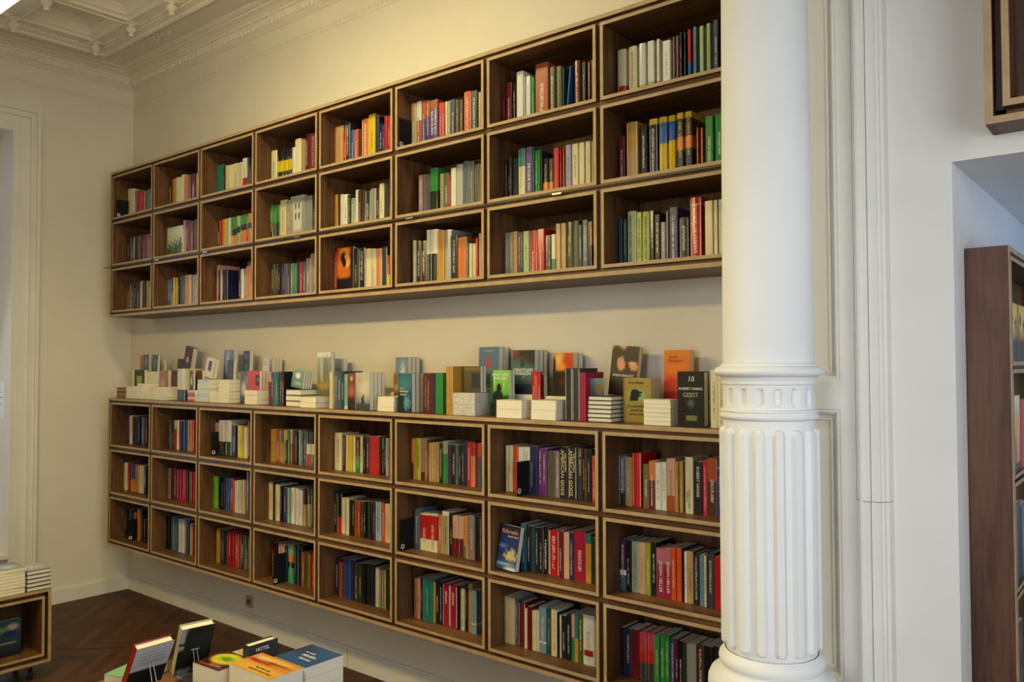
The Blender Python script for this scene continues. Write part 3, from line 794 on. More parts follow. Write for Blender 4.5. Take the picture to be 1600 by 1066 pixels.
def face_book(name, w, h, th, art, T, parent=None, loc=None, n=1, nx=20, ny=30, side='pages', spine_col=None, hard=False):
    """book standing cover-out: cover in the plane y = 0 facing -y, thickness towards +y"""
    spec = ART[art]; b = BookMB(); P = lambda x, y, z: tuple(T @ Vector((x, y, z)))
    cs = [[art_colour(spec, i / nx, j / ny) for i in range(nx + 1)] for j in range(ny + 1)]
    for j in range(ny):
        for i in range(nx):
            b.add([P(w * i / nx, 0, h * j / ny), P(w * (i + 1) / nx, 0, h * j / ny), P(w * (i + 1) / nx, 0, h * (j + 1) / ny), P(w * i / nx, 0, h * (j + 1) / ny)],
                  [cs[j][i], cs[j][i + 1], cs[j + 1][i + 1], cs[j + 1][i]], 'cover')
    t_ = .002 if hard else .001; base = spine_col or cs[ny // 2][0]
    def bx(x0, x1, y0, y1, z0, z1, c):
        V = [P(x0, y0, z0), P(x1, y0, z0), P(x1, y1, z0), P(x0, y1, z0), P(x0, y0, z1), P(x1, y0, z1), P(x1, y1, z1), P(x0, y1, z1)]
        for q in ((0, 3, 2, 1), (4, 5, 6, 7), (1, 2, 6, 5), (2, 3, 7, 6), (3, 0, 4, 7), (0, 1, 5, 4)): b.add([V[i] for i in q], c, 'cover')
    bx(0, w, .0001, t_, 0, h, base); bx(0, w, th - t_, th, 0, h, base); bx(0, t_, t_, th - t_, 0, h, base)
    o = b.build(name, parent, loc)
    p = MB(); s = .004 if hard else .0008
    p.box(t_, w - s, t_, th - t_, s, h - s, 'pages', T=T); p.build('pages', o, fix=False)
    return o


I4 = Matrix.Identity(4)
XR_ = lambda a: Matrix.Rotation(math.radians(a), 4, 'X')
YR_ = lambda a: Matrix.Rotation(math.radians(a), 4, 'Y')
ZR_ = lambda a: Matrix.Rotation(math.radians(a), 4, 'Z')
SPINE = lambda x, y, z: basis((x, y, z), (0, 0, -1), (1, 0, 0), (0, -1, 0))       # lettering that runs down a spine
FACE = lambda x, y, z: basis((x, y, z), (1, 0, 0), (0, 0, 1), (0, -1, 0))
BOOKS = {
 'U11': ((40, -17, 141), '21 62 236 cream 167;84 40 230 cream 164;125 54 214 steel 204;180 58 197 red 208;239 57 187 red 200;297 46 187 slate 164;344 51 194 slate 190;396 24 193 steel 95'),
 'U21': (None, '14 53 210 brown 161;68 47 215 gold 221;116 35 220 cream 171;152 34 217 cream 170;187 47 228 white 239;235 56 217 orange 286;292 40 215 brown 205;333 45 214 wine 229;379 36 207 gold 190;416 22 204 cream 110'),
 'U31': (None, '13 88 221 teal 447;102 15 204 brown 92;118 37 204 cream 209;156 33 201 cream 195;190 42 201 cream 243;233 43 200 cream 255;277 50 202 cream 306;328 51 220 white@.6/red 311;380 29 216 dgrey 204;410 23 161 plum 114;434 24 209 cream 162'),
 'U12': (None, '1 74 218 dgreen 226;76 54 216 brown 225;131 83 216 dgreen 320;215 44 214 maroon 176;260 44 214 maroon 176;305 43 212 maroon 176;349 51 210 maroon 206'),
 'U22': (None, '1 228 225 F:trees 1049;223 26 256 pink 95;250 41 254 maroon 242;292 33 248 maroon 198;326 45 239 maroon 256;372 61 246 brown 371'),
 'U32': (None, '22 39 205 maroon 173;62 27 205 red 150;90 23 204 orange 139;114 26 204 yellow 151;141 24 203 mint 139;166 24 205 cream 141;191 35 206 green@.4/black@.62/gold 214;227 33 205 green@.4/black@.6/orange 202;261 35 207 lgreen@.35/black@.55/mint 217;297 38 206 green@.32/black@.5/gold 241;336 35 207 green@.3/black@.5/orange 219;372 31 207 green@.3/black@.5/red 208;404 39 207 orange@.3/black@.48/gold 246'),
 'U13': (None, '32 52 210 maroon 169;85 40 214 dgreen 153;126 48 214 dgreen 184;175 50 215 plum 196;226 38 221 cream 160;265 39 215 dgreen 157;305 25 206 brown 101;331 33 217 tan 139;365 37 215 green 159'),
 'U23': (None, '7 48 212 blue 195;56 30 214 blue@.5/yellow 143;87 28 215 yellow 134;116 11 213 brown 55;128 23 212 yellow 110;152 23 217 brown 113;176 33 221 dteal 174;210 40 221 dteal 198;251 57 220 orange 291;309 28 218 cream 151;338 15 216 navy 81;354 28 215 tan 150;383 24 216 grey 128;408 19 217 mauve 106'),
 'U33': (None, '22 29 259 pink 175;52 19 219 purple 123;72 24 221 white 150;97 20 221 plum 126;118 38 220 navy 238;157 218 287 F:pinkwoman 1778;285 30 209 purple 171;316 35 210 white 222;352 29 211 sage 186;382 28 222 orange 197;411 22 222 orange 158;434 8 107 cream 32'),
 'U41': (None, '8 63 214 cream 401;72 27 211 black@.35/yellow@.68/dgreen 207;100 28 209 black@.35/yellow@.68/dgreen 206;129 24 206 black@.35/yellow@.68/dgreen 189;154 25 205 black@.35/yellow@.68/dgreen 188;180 20 203 black@.35/yellow@.68/dgreen 156;201 26 202 black@.35/yellow@.68/dgreen 202;228 29 200 white 217;258 61 246 cream 574;320 40 232 khaki 365;361 31 260 maroon 330;393 33 257 maroon 347;427 35 253 maroon 365'),
 'U51': (None, '1 74 251 tan 769;76 22 199 red 333;99 41 255 dgrey 493;141 30 206 blue 297;172 40 203 orangered 397;213 23 197 brown 220;237 63 250 orange 795;301 56 263 yellow 755;358 29 243 navy 363;388 27 197 navy 296;416 16 186 purple 165;433 24 232 red 310;458 25 227 red 325'),
 'U42': (None, '1 34 231 green@.5/dgreen 225;36 20 227 green@.5/dgreen 222;57 43 226 green@.5/dgreen 341;101 72 248 cream 641;174 45 237 khaki 401;219 139 256 F:house 1290;358 74 241 grey 669;433 29 201 black 241'),
 'U52': (None, '3 27 212 gold 229;31 22 205 brown 205;54 28 206 white 275;83 36 202 white 339;120 24 193 dgreen 229;145 36 172 sage 292;182 31 215 white 330;214 25 207 brown 266;240 34 207 brown 356;275 43 196 dgreen 424;319 45 202 grey 475;365 26 195 dgrey 274;391 41 220 cream 466;433 23 209 dgrey 278;457 22 203 dgrey 235'),
 'U43': (None, '19 35 212 dgrey 239;55 34 212 brown 256;90 25 209 black 191;116 20 207 dgrey 158;137 28 209 purple 208;166 23 207 slate 191;190 25 205 plum 190;216 22 203 grey 173;239 25 203 green 190;265 25 201 teal 204;291 26 203 plum 207;318 24 201 red 190;343 29 201 slate 239;373 42 221 mauve 369;416 24 245 grey 255;441 21 247 mauve 218'),
 'U53': (None, '1 22 235 red 214;24 147 255 F:portrait 1843;173 40 243 black 455;214 57 239 black 676;272 42 231 cream 501;314 43 227 cream 495;357 49 223 salmon 569;407 50 226 dgreen 599;457 21 177 red@.6/yellow 205'),
 'U61': ((-8, 11, 161), '1 37 256 tan@.3/khaki 566;39 39 258 white@.4/rust 666;78 33 255 rust@.4/purple 531;113 33 248 rust@.35/purple 519;147 24 244 rust@.2/purple 385;173 33 241 rust@.2/violet 536;210 19 218 red 291;230 23 214 red 355;256 16 215 cream 254;274 18 214 sage 288;294 36 216 navy 559;333 22 208 brown 361;359 24 202 brown 387;387 47 237 orangered 843;438 45 228 dgreen 794;486 18 216 khaki 350'),
 'U62': (None, '56 32 223 mauve 448;90 28 221 plumgrey 392;119 26 217 plumgrey 372;147 55 244 green@.5/dgreen 871;218 26 206 khaki 372;246 35 205 olive 492;282 11 192 red 163;295 38 223 white 597;335 43 235 silver 725;381 37 245 slate 683;421 36 239 slate 669;460 39 220 olive 666'),
 'U63': (None, '1 20 239 black 298;21 17 239 cream 254;39 32 235 black 457;72 46 232 brown 658;119 24 285 white@.45/black 452;144 55 284 white@.45/black 995;202 46 272 gold 839;250 45 272 silver 831;297 44 232 dgrey 712;342 61 223 orange 971;406 15 199 slate 239;423 21 184 cream 294;445 22 183 cream 319;469 16 207 red 279;488 15 230 pink 294'),
 'U71': (None, '6 8 217 maroon 223;19 36 222 maroon 738;61 21 211 black|w 462;88 40 260 white 999;134 4 227 white 195;145 24 227 white 588;175 19 215 green|y 478;202 75 269 rust 1958;288 30 235 olive 813;326 31 230 olive 832;366 5 216 dgreen 276;379 4 219 blue 252;428 33 232 brownred 942;470 22 217 dgreen|y 660;501 12 209 maroon 436;522 4 217 tan 255'),
 'U72': (None, '13 13 204 black 276;30 10 201 black 228;44 12 216 plum 275;60 30 207 dgreen 585;95 41 247 teal@.35/cream 930;141 38 248 violet|w 894;183 11 237 dteal 330;199 14 223 green 364;218 12 222 green 332;235 7 215 black 232;247 31 175 black@.65/orange 557;283 22 169 brown@.65/orange 414;310 29 215 red 683;345 7 211 red|w 252;358 11 211 brownred 333;375 32 217 lilac 781;413 34 216 cream 833;453 29 215 cream 752;488 25 214 cream 679;520 4 214 cream 220'),
 'U73': (None, '9 26 213 grey 482;37 21 214 khaki 408;61 25 215 tan 490;89 17 206 plum 331;108 14 206 black 285;125 36 209 lgreen 684;164 42 208 red|w 811;209 42 209 red|w 838;257 17 176 black@.6/brown 315;277 13 174 black@.6/brown 263;294 23 177 cream@.65/green 426;320 25 223 tan 582;349 25 223 tan 607;378 32 224 olive 773;414 30 226 olive 741;448 17 204 dgreen 415;468 29 224 slate 740;502 6 214 maroon 209;511 9 213 salmon@.5/dgrey 281'),
 'U81': (None, '11 42 225 cream@.72/red@.88/cream 1298;65 41 226 cream 1333;118 33 226 white@.8/lgreen 1163;163 31 225 white@.78/lgreen 1129;205 12 226 white@.8/red 658;236 36 207 white 1221;285 4 215 mauve 418;300 4 215 pink 395;315 8 226 black|w 590;336 4 220 dgreen 467;352 13 227 red@.6/blue 762;378 12 231 steel 778;404 17 228 lgreen 938;435 16 230 lgreen 935;466 21 235 navy 1135;501 4 224 maroon 383;513 4 217 maroon 247'),
 'U82': (None, '13 32 206 maroon 898;53 54 259 gold@.5/tan 1816;123 32 235 black|w 1108;164 39 253 yellow@.1/black|w 1437;212 36 253 yellow@.1/blue@.45/yellow 1385;258 30 250 yellow@.1/blue@.42/yellow 1219;297 28 253 yellow@.1/brown@.4/orange@.62/dgrey 1195;335 29 252 yellow@.1/brown@.4/orange@.6/dgrey 1271;387 8 177 rust 400;404 9 173 rust 415;425 33 215 green|w 1254;468 35 215 green|w 1338'),
 'U83': (None, '11 17 207 dteal 496;33 16 204 dteal 455;54 42 235 lgreen 1248;101 22 225 lime 682;128 34 224 lime 1024;167 18 224 black|w 617;190 24 205 black 718;219 21 169 grey 533;246 8 214 mauve 358;259 39 226 indigo 1264;305 42 178 black 1066;353 50 255 red@.1/gold@.13/red 1875;419 34 233 cream 1256;459 15 232 cream 666;480 13 232 cream 624;499 4 231 cream 311'),
 'L11': (None, '29 13 210 plum 106;59 19 211 purple 129;94 27 222 cream 166;137 22 214 brown 147;176 32 216 navy 185;223 28 218 black 173;267 35 215 blue 202;318 13 217 brown 114;346 22 218 brown 153'),
 'L21': (None, '48 24 183 slate 148;86 21 189 brown 140;120 13 212 cream@.3/red 118;145 35 213 cream 223;192 13 211 maroon 119;217 16 212 navy 136;246 18 213 blue 145;275 29 215 indigo 204;316 21 221 gold 168;349 16 224 orange 146;376 21 225 red 173'),
 'L31': ((62, 48, 159), '10 47 218 lilac 332;66 68 239 white@.6/dgreen 501;143 68 242 white@.6/dgreen 524;221 58 211 black 410;288 31 210 yellow 246;327 20 212 yellow 178;356 44 201 cream 323;408 25 243 maroon 248'),
 'L12': (None, '1 49 214 cream 266;70 31 217 red 206;125 19 216 blue@.55/gold 162;168 7 215 blue@.55/gold 118;198 4 212 orange 102;225 11 210 pink 131;259 15 210 cream 146;297 9 212 cream 126;329 35 213 black 231'),
 'L22': (None, '36 21 223 mauve 188;76 27 226 brown 225;122 32 228 maroon 254;173 15 225 magenta 168;206 15 226 magenta 170;240 15 226 red 171;272 15 227 red 172;305 11 222 dgreen 144;333 9 225 green 138;359 11 222 red 145;386 11 225 red 147'),
 'L32': (None, '1 35 215 lime2 283;37 20 219 lime2 264;71 16 219 black 177;101 16 218 black 177;130 11 216 brown 150;155 13 217 blue 160;182 16 216 blue 178;210 37 219 red 316;261 16 207 cream 172;289 16 214 white 179;317 23 218 cream 228;352 16 223 cream 188;380 9 222 tan 141;400 27 278 slate 331'),
 'L13': ((196, 48, 161), '25 27 217 dgreen 220;84 47 224 dteal 304;162 36 214 rust 257;228 27 239 orange 249;285 18 241 dgreen 210;333 17 169 brown 149'),
 'L23': (None, '8 15 238 black 200;47 13 238 black 193;85 4 243 slate 135;111 15 241 steel 206;150 18 241 slate 225;192 18 236 white|r 222;233 30 239 white|r 289;286 46 236 indigo 377;355 7 223 cream 154;384 4 218 orangered 101;403 4 219 maroon 85'),
 'L33': (None, '38 41 226 gold 365;98 51 230 navy 438;167 8 230 rust 170;193 29 226 red 297;239 13 228 red 198;269 40 223 red 372;325 45 227 black 419;387 44 231 dgreen 420'),
 'L41': (None, '19 15 205 gold 154;41 23 206 gold 210;70 48 204 rust 390;125 21 206 teal@.4/gold 204;153 15 208 gold 159;174 22 209 gold@.3/dgreen 217;202 19 209 green 190;227 19 211 pink@.4/rust 193;252 19 212 brown 195;276 22 206 black 218;304 27 213 grey 266;336 19 215 slate 200;360 19 216 slate 201;384 42 208 black@.35/white@.65/red 389;431 27 210 black@.35/white@.65/teal 268'),
 'L51': (None, '8 64 215 cream 649;76 29 204 brown 302;108 18 206 cream 204;130 20 207 yellow 227;153 14 208 yellow 166;170 20 204 cream 225;193 37 203 brown@.55/green 389;233 20 204 cream 227;256 23 207 black 263;281 28 208 plum 319;312 25 206 red 286;339 59 211 red 664;400 12 205 black 149;414 16 205 green@.3/black 193;432 13 206 black 162;446 27 207 lilac 326'),
 'L42': (None, '1 45 235 cream|r 434;47 13 237 dgrey 211;69 45 227 cream 435;124 20 218 black 226;153 40 214 indigo 376;201 17 214 mint 205;227 39 221 white|r 393;275 32 221 white|k 336;315 32 214 white|r 327;354 30 218 brown@.4/khaki 325;392 32 229 brown@.4/khaki 353;431 27 236 dteal 322'),
 'L52': (None, '1 28 238 dgreen 348;29 42 234 black@.6/red 494;75 26 208 cream 298;107 30 211 cream 345;142 22 204 black 255;168 19 204 black 224;191 20 201 rust 233;215 22 202 rust 254;241 22 204 brown 259;267 22 207 black 263;293 22 208 dgreen 265;318 22 210 black 270;343 17 212 plum 218;363 47 215 lblue 556;413 27 212 orangered 332;442 38 212 cream 466'),
 'L43': ((188, 8, 182), '37 22 221 maroon 264;72 22 223 navy 269;106 58 227 pinkbeige 567;176 23 216 dteal 273;211 49 234 mint@.25/orange@.45/dgreen@.6/mint2 518;270 20 239 dteal 277;300 41 241 black 471;351 25 208 rust 287;386 24 213 green 287;420 15 214 orangered 209;444 15 218 red 213'),
 'L53': (None, '20 27 215 navy 332;54 25 220 maroon@.1/rust 312;86 16 222 blue2 227;108 18 222 blue2 248;132 23 223 blue2 299;160 21 224 navy 282;187 29 212 brown 356;221 37 218 dgreen 446;263 23 222 black 305;291 39 225 black 497;334 20 226 navy 282;359 32 215 cream 399;395 19 212 sage 248;417 14 215 khaki 202;434 16 216 khaki 224;454 26 217 dgreen 339'),
 'L61': (None, '2 18 217 orange@.6/brown 247;21 15 219 gold 208;37 35 221 lime3 480;73 29 220 mauvebrown@.8/maroon 405;104 19 220 mauvebrown 272;124 12 215 brown 166;136 20 203 tan2 260;156 18 204 tan2 238;175 21 205 tan2 280;196 16 205 tan2 217;213 23 202 black 302;236 38 217 sage@.3/green 538;275 23 200 plum 332;298 31 201 black|w 416;329 19 203 slate 268;348 18 204 black 246;366 17 205 dgreen 231;384 23 225 navy 382;408 25 221 red 422;433 29 222 red@.3/salmon 451;463 17 217 maroon 293;480 23 220 orangered@.3/slate 361'),
 'L62': ((20, -2, 163), '23 6 207 brown 85;30 28 211 slate 370;60 11 211 slate 147;71 63 191 white@.03/red@.68/cream 747;135 62 194 white@.03/red@.68/cream 764;197 34 199 orangetan 433;231 47 221 white@.1/khaki|k 680;281 24 215 black 338;306 38 206 pinkbeige@.55/maroon 555;344 40 208 pinkbeige@.55/maroon 555;385 14 213 gold@.7/green 230;400 15 217 salmon 235;416 43 221 grey@.6/mauve 701;460 26 217 black 427;487 14 220 brown 242'),
 'L63': (None, '21 31 209 mauvebrown|k 406;53 22 215 salmon 299;76 11 217 black 151;88 26 220 teal 360;114 22 223 teal 314;137 33 225 teal 467;170 13 212 gold 181;183 28 217 black 391;211 21 221 black 295;232 51 215 crimson 708;284 50 215 crimson 737;335 20 216 black 315;356 33 210 cream 503;390 17 220 black 270;408 27 241 tan 486;436 34 215 lblue@.75/white@.79/lblue 532'),
 'L71': ((154, 11, 158), '16 14 220 cream 219;31 12 220 cream 230;44 15 220 cream 270;60 27 220 orangered 511;88 30 217 white@.35/dgreen 567;119 40 219 white@.35/dgreen 756;160 21 226 navy 418;182 26 225 navy 523;209 23 218 purple2 458;233 29 219 purple2 595;263 24 207 olive 458;288 22 209 olive 444;311 24 208 mauve 494;336 44 233 black 974;381 45 235 black 1015;427 30 236 dgrey 729;458 15 230 black 368;474 11 229 brownred 278;486 19 229 black 467;506 6 225 dgreen 143;513 16 205 orangered|w 352'),
 'L72': (None, '106 34 220 teal2 570;141 23 214 black 443;165 23 215 dteal 425;189 21 211 black 419;211 19 213 black 371;231 36 214 black 695;268 58 210 red 1087;327 24 215 maroon 512;352 33 209 pinktan 658;386 24 212 navy|w 498;411 64 226 crimson|w 1436;476 29 219 teal@.2/gold|r 635;506 22 203 dgreen 498'),
 'L73': (None, '1 67 221 flower 1110;69 16 223 slate 736;86 40 210 maroon 698;127 16 185 cream 279;144 26 200 maroon 456;171 25 184 cream 401;197 14 188 cream 246;212 41 214 lblue2@.75/white@.79/lblue2 785;254 26 210 dgreen2 522;281 35 213 cream|r 696;317 10 205 black 206;328 11 193 cream 215;340 26 195 black 491;367 27 200 black|w 528;395 17 213 pink@.5/green 383;413 19 214 teal@.5/gold 399;433 21 217 olive2 468;455 61 222 white@.7/red@.82/white|k 1361;517 16 210 khaki 386'),
 'L81': (None, '1 38 217 slate@.7/dgreen 811;40 18 210 tan2 477;59 9 210 tan2 240;69 41 231 red2|k 1083;120 31 187 olivebrown 569;152 28 202 orange@.4/maroon|w 690;181 28 198 white|k 668;210 24 200 white|k 619;235 39 218 pinkbeige@.7/rust 1083;275 16 208 gold2 453;292 19 210 gold2 518;312 8 211 black 249;321 36 230 cream|k 1063;361 35 215 black 844;397 20 220 crimson2 618;418 43 233 rust@.4/brown|w 1396;462 25 226 navy2@.12/lblue@.14/navy2@.3/red@.31/navy2 817'),
 'L82': (None, '5 33 219 plum@.6/white@.7/slate 644;39 21 218 black 520;61 39 217 sage2 987;101 28 218 pinktan|r 699;130 26 219 lime3 719;157 25 223 black 644;183 35 205 pinkrose@.32/crimson 891;219 34 208 pinkrose@.32/crimson 884;254 22 217 orangered2 622;277 23 218 orangered2 640;301 10 219 black 336;312 12 208 white 332;325 28 212 tan 816;354 27 208 black|w 741;382 20 206 steel 576;403 9 205 cream 281;413 33 217 dgrey|w 971;447 17 207 red 498;465 17 210 red 530;483 8 214 tan 272'),
 'L83': (None, '6 21 203 black 248;28 34 202 navy 789;63 35 207 maroon 813;99 35 206 rose@.35/red@.62/dgrey 866;135 36 208 rose@.35/red@.62/dgrey 909;172 24 206 green 587;197 21 209 green 577;219 22 212 green 587;242 25 204 indigo 639;268 12 206 maroon 344;281 21 202 black 562;303 18 203 dgreen 494;322 42 203 grey 1107;365 32 205 brown 892;398 37 208 black 1072;436 37 213 black 1102;474 14 218 maroon 452'),
}

TITLES = {
 ('L71', 13): [('AMERICAN GODS', .026, 'y', .50, .36, 'CENTER'), ('NEIL GAIMAN', .014, 'y', .70, .76, 'CENTER')],
 ('L71', 14): [('AMERICAN GODS', .026, 'y', .50, .36, 'CENTER'), ('NEIL GAIMAN', .014, 'y', .70, .76, 'CENTER')],
 ('L71', 15): [('NEIL GAIMAN', .019, 'g', .72, .6, 'CENTER')],
 ('U83', 2): [('ARNON GRUNBERG TIRZA', .0165, 'k', .5, .35, 'CENTER')],
 ('U83', 3): [('ARNON GRUNBERG TIRZA', .0150, 'k', .5, .5, 'CENTER')],
 ('U83', 4): [('ARNON GRUNBERG TIRZA', .0150, 'k', .5, .5, 'CENTER')],
 ('U83', 9): [('De verhalen van de markt', .017, 'w', .45, .5, 'CENTER')],
 ('L82', 6): [('JOSEPH HELLER', .019, 'w', .43, .62, 'CENTER')],
 ('L82', 7): [('JOSEPH HELLER', .019, 'w', .43, .62, 'CENTER')],
 ('U61', 4): [('BAUDOLINO', .022, 'w', .5, .5, 'CENTER')],
 ('U61', 5): [('UMBERTO ECO', .020, 'w', .52, .5, 'CENTER')],
 ('L81', 12): [('ROBERT HARRIS', .011, 'k', .26, .5, 'CENTER'), ('IMPERIUM', .010, 'k', .30, .2, 'CENTER')],
 ('L81', 13): [('ROBERT HARRIS', .017, 'w', .62, .5, 'CENTER')],
 ('U73', 6): [('de rechtvaardige', .015, 'w', .28, .5, 'CENTER')],
 ('U73', 7): [('de rechtvaardige', .015, 'w', .28, .5, 'CENTER')],
 ('L42', 6): [('DE JAVAAN', .022, 'r', .62, .5, 'CENTER')],
 ('L42', 7): [('DE JAVAAN', .022, 'k', .62, .5, 'CENTER')],
 ('L63', 9): [('simone', .022, 'w', .68, .55, 'CENTER')],
 ('L63', 10): [('simone', .022, 'w', .68, .55, 'CENTER')],
 ('U72', 5): [('DE KLEUR VAN', .019, 'w', .42, .5, 'CENTER')],
}

FACEW = {'trees': 'book with trees on cover', 'pinkwoman': 'large pink portrait book', 'house': 'grey book with white house', 'portrait': 'dark book with orange portrait'}
rank = sorted(((int(t.split()[4]), k, i) for k, (be, s) in BOOKS.items() for i, t in enumerate(s.split(';'))), reverse=True)
top = {(k, i) for a, k, i in rank[:268]}
rest_cover, rest_pages = BookMB(), MB()
for k, (be, s) in BOOKS.items():
    c, r = int(k[1]), int(k[2]); zt = UZ if k[0] == 'U' else ZF
    zf = zt - (r - 1) * RP - BH + TH + .0006; x0 = c * W + TH
    where = '%s case %s row, %s' % (CASEPH[k[0]], ROWPH[r], COLPH[c])
    grp = 'books standing in the %s bookcase' % CASEPH[k[0]]
    for i, t in enumerate(s.split(';')):
        a, w_, h_, st, ar = t.split(); a = int(a) / 1000; w_ = int(w_) / 1000 - .0006; h_ = int(h_) / 1000
        rr = random.Random(k + str(i)); y = .1 + rr.uniform(-.003, .004)
        if st.startswith('F:'):
            yy = .1 if k != 'U33' else .255
            w_ = min(w_, .215)
            o = face_book('book', w_, h_, .022, st[2:], XR_(0), loc=(x0 + a, yy, zf))
            tag(o, '%s, %s' % (FACEW[st[2:]], where), 'book', grp); continue
        hard = w_ > .026 and rr.random() < .6
        d = min(.17, max(.115, h_ * .62))
        T = I4
        if k == 'U71' and st == 'blue': T = Matrix.Translation((0, 0, .001)) @ YR_(5.5); w_ = .007
        if (k, i) in top:
            b = BookMB(); t_ = spine_cover(b, w_, h_, d, st.split('|')[0] + '|-' if (k, i) in TITLES else st, T, hard); o = b.build('book', loc=(x0 + a, y, zf))
            p = MB(); page_block(p, w_, h_, d, T, t_, hard); p.build('pages', o, fix=False)
            tag(o, '%s book %s from left, %s' % (colname(st), ORD[i], where), 'book', grp)
            if (k, i) in TITLES:
                for (body, size, ink, fz, fx, al) in TITLES[(k, i)]:
                    text(o, body, size, ink, SPINE(w_ * fx, -.0006, h_ * fz), align=al)
        else:
            T2 = Matrix.Translation((x0 + a, y, zf)) @ T
            t_ = spine_cover(rest_cover, w_, h_, d, st, T2, hard); page_block(rest_pages, w_, h_, d, T2, t_, hard)
    if be:
        bx_, by, bh = be; bx_ = max(2, bx_) / 1000; by = max(6, by) / 1000; bh /= 1000
        t = empty('bookend', (x0 + bx_, by, zf)); tag(t, 'black metal bookend with round white emblem, ' + where, 'bookend', 'black bookends')
        b = MB(); b.box(0, .0016, 0, .14, 0, bh, 'black_metal'); b.build('upright_plate', t, fix=False)
        b = MB(); b.box(-.002 if bx_ < .01 else -.0016, 0, 0, .09, 0, .0012, 'black_metal'); b.build('foot_plate', t, fix=False)
        b = MB(); rows = []
        for rad in (.0085, .0125):
            rows.append([(.0022, .016 + rad * math.cos(q * math.pi / 12), .022 + rad * math.sin(q * math.pi / 12)) for q in range(24)])
        b.grid(rows, 'white_print', True); b.box(.0018, .0022, .011, .0125, .016, .028, 'white_print'); b.box(.0018, .0022, .0125, .020, .016, .019, 'white_print')
        b.build('emblem', t, fix=False)
# a picture book leaning at the front of one box
o = face_book('display_book', .118, .205, .028, 'eldorado', XR_(-9) @ YR_(3), loc=(4.556, .030, ZF - RP - BH + TH + .0125), nx=20, ny=30)
tag(o, 'dark blue book showing a white castle, leaning in the lower bookcase', 'book', 'books standing in the lower bookcase')
text(o, 'Eldorado', .027, 'o', XR_(-9) @ YR_(3) @ FACE(.058, -.0012, .176))
text(o, 'Laurent Gaude', .0105, 'w', XR_(-9) @ YR_(3) @ FACE(.080, -.0012, .155))
o = rest_cover.build('books'); o['kind'] = 'stuff'
tag(o, 'smaller and farther book spines filling the rest of the shelf boxes', 'books')
o2 = rest_pages.build('pages', o, fix=False)

# ------------------------------------------------------------------ books displayed along the top of the lower bookcase
ZC = ZF + .0345


def lying_book(x, y, z, w, d, h, pg_front, cover_col, hard, T=None, art=None, name='stacked_book'):
    """book lying flat: fore-edge of the pages or spine at the front; x, y, z its front left bottom corner"""
    b = BookMB(); T = T or Matrix.Translation((x, y, z)); P = lambda a, b_, c_: tuple(T @ Vector((a, b_, c_)))
    t_ = .0022 if hard else .0008; col = hexc(cover_col) if isinstance(cover_col, str) else cover_col
    def bx(x0, x1, y0, y1, z0, z1, c):
        V = [P(x0, y0, z0), P(x1, y0, z0), P(x1, y1, z0), P(x0, y1, z0), P(x0, y0, z1), P(x1, y0, z1), P(x1, y1, z1), P(x0, y1, z1)]
        for q in ((0, 3, 2, 1), (4, 5, 6, 7), (1, 2, 6, 5), (2, 3, 7, 6), (3, 0, 4, 7), (0, 1, 5, 4)): b.add([V[i] for i in q], c, 'cover')
    bx(0, w, 0, d, 0, t_, col)
    if art:
        spec = ART[art]; nx, ny = 16, 20
        bx(0, w, 0, d, h - t_, h - .0001, col)
        for j in range(ny):
            for i in range(nx):
                u0, u1, v0, v1 = i / nx, (i + 1) / nx, j / ny, (j + 1) / ny
                b.add([P(w * u0, d * v0, h), P(w * u1, d * v0, h), P(w * u1, d * v1, h), P(w * u0, d * v1, h)], [art_colour(spec, u0, v0), art_colour(spec, u1, v0), art_colour(spec, u1, v1), art_colour(spec, u0, v1)], 'cover')
    else: bx(0, w, 0, d, h - t_, h, col)
    if pg_front: bx(0, w, d - t_, d, t_, h - t_, col)       # spine at the back
    else: bx(0, w, 0, t_, t_, h - t_, col)                  # spine at the front
    s = .004 if hard else .0006
    p = MB(); p.box(s, w - s, (s if pg_front else t_), (d - t_ if pg_front else d - s), t_, h - t_, 'pages', T=T)
    o = b.build(name); p.build('pages', o, fix=False)
    return o


def _w(l):
    if len(l.split()) > 16: print('LONG', len(l.split()), l)
    return l


def stack(x, y, w, d, h, n, desc, pages=True, cols=('cfc6a8',), hard=False, z=ZC, art=None, jx=.002, grp=None, cat='book'):
    rr = random.Random(desc); hb = h / n
    for i in range(n):
        dx, dy = rr.uniform(-jx, jx), rr.uniform(0, jx * 1.5)
        o = lying_book(x + dx, y + dy, z + i * hb, w, d, hb - .0003, pages, cols[i % len(cols)], hard, art=art if i == n - 1 else None)
        k = n - 1 - i
        which = ('top book' if k == 0 else ('bottom book' if i == 0 else ORD[k] + ' book from top'))
        tag(o, '%s of the %s' % (which, desc), cat, grp or 'stacked books on the lower bookcase')


PB = dict(cols=('d0c8ac', 'c4bca0', 'd6ceb4'))
# front row of lying stacks: x, y, width, depth, height, number
stack(.640, .05, .150, .13, .081, 6, 'brown and orange stack at the far end', False, ('8a5030', '5a6a50', 'a06038', '40382c', 'b87848', '704838'))
stack(.800, .05, .165, .145, .093, 5, 'cream stack next to the small brown stack', **PB)
stack(.968, .05, .080, .145, .115, 6, 'cream stack below the green and black display book', **PB)
stack(1.062, .06, .140, .145, .062, 3, 'lowest cream stack at the far end', **PB)
stack(1.215, .05, .150, .145, .094, 5, 'cream stack of five below the dark red display book', **PB)
stack(1.682, .06, .098, .145, .078, 5, 'small stack of red and white spined books', False, ('b84030', 'c8a898', 'a83828'))
stack(1.786, .075, .144, .150, .153, 5, 'tall white spined stack below leaning cream book', False, ('c4c8c4', 'b4bcb8', 'ccccc4'), jx=.004)
stack(1.950, .07, .098, .145, .077, 3, 'low cream stack of three beside the tall white stack', **PB)
stack(2.054, .075, .128, .145, .155, 6, 'tall cream stack left of red display book', **PB)
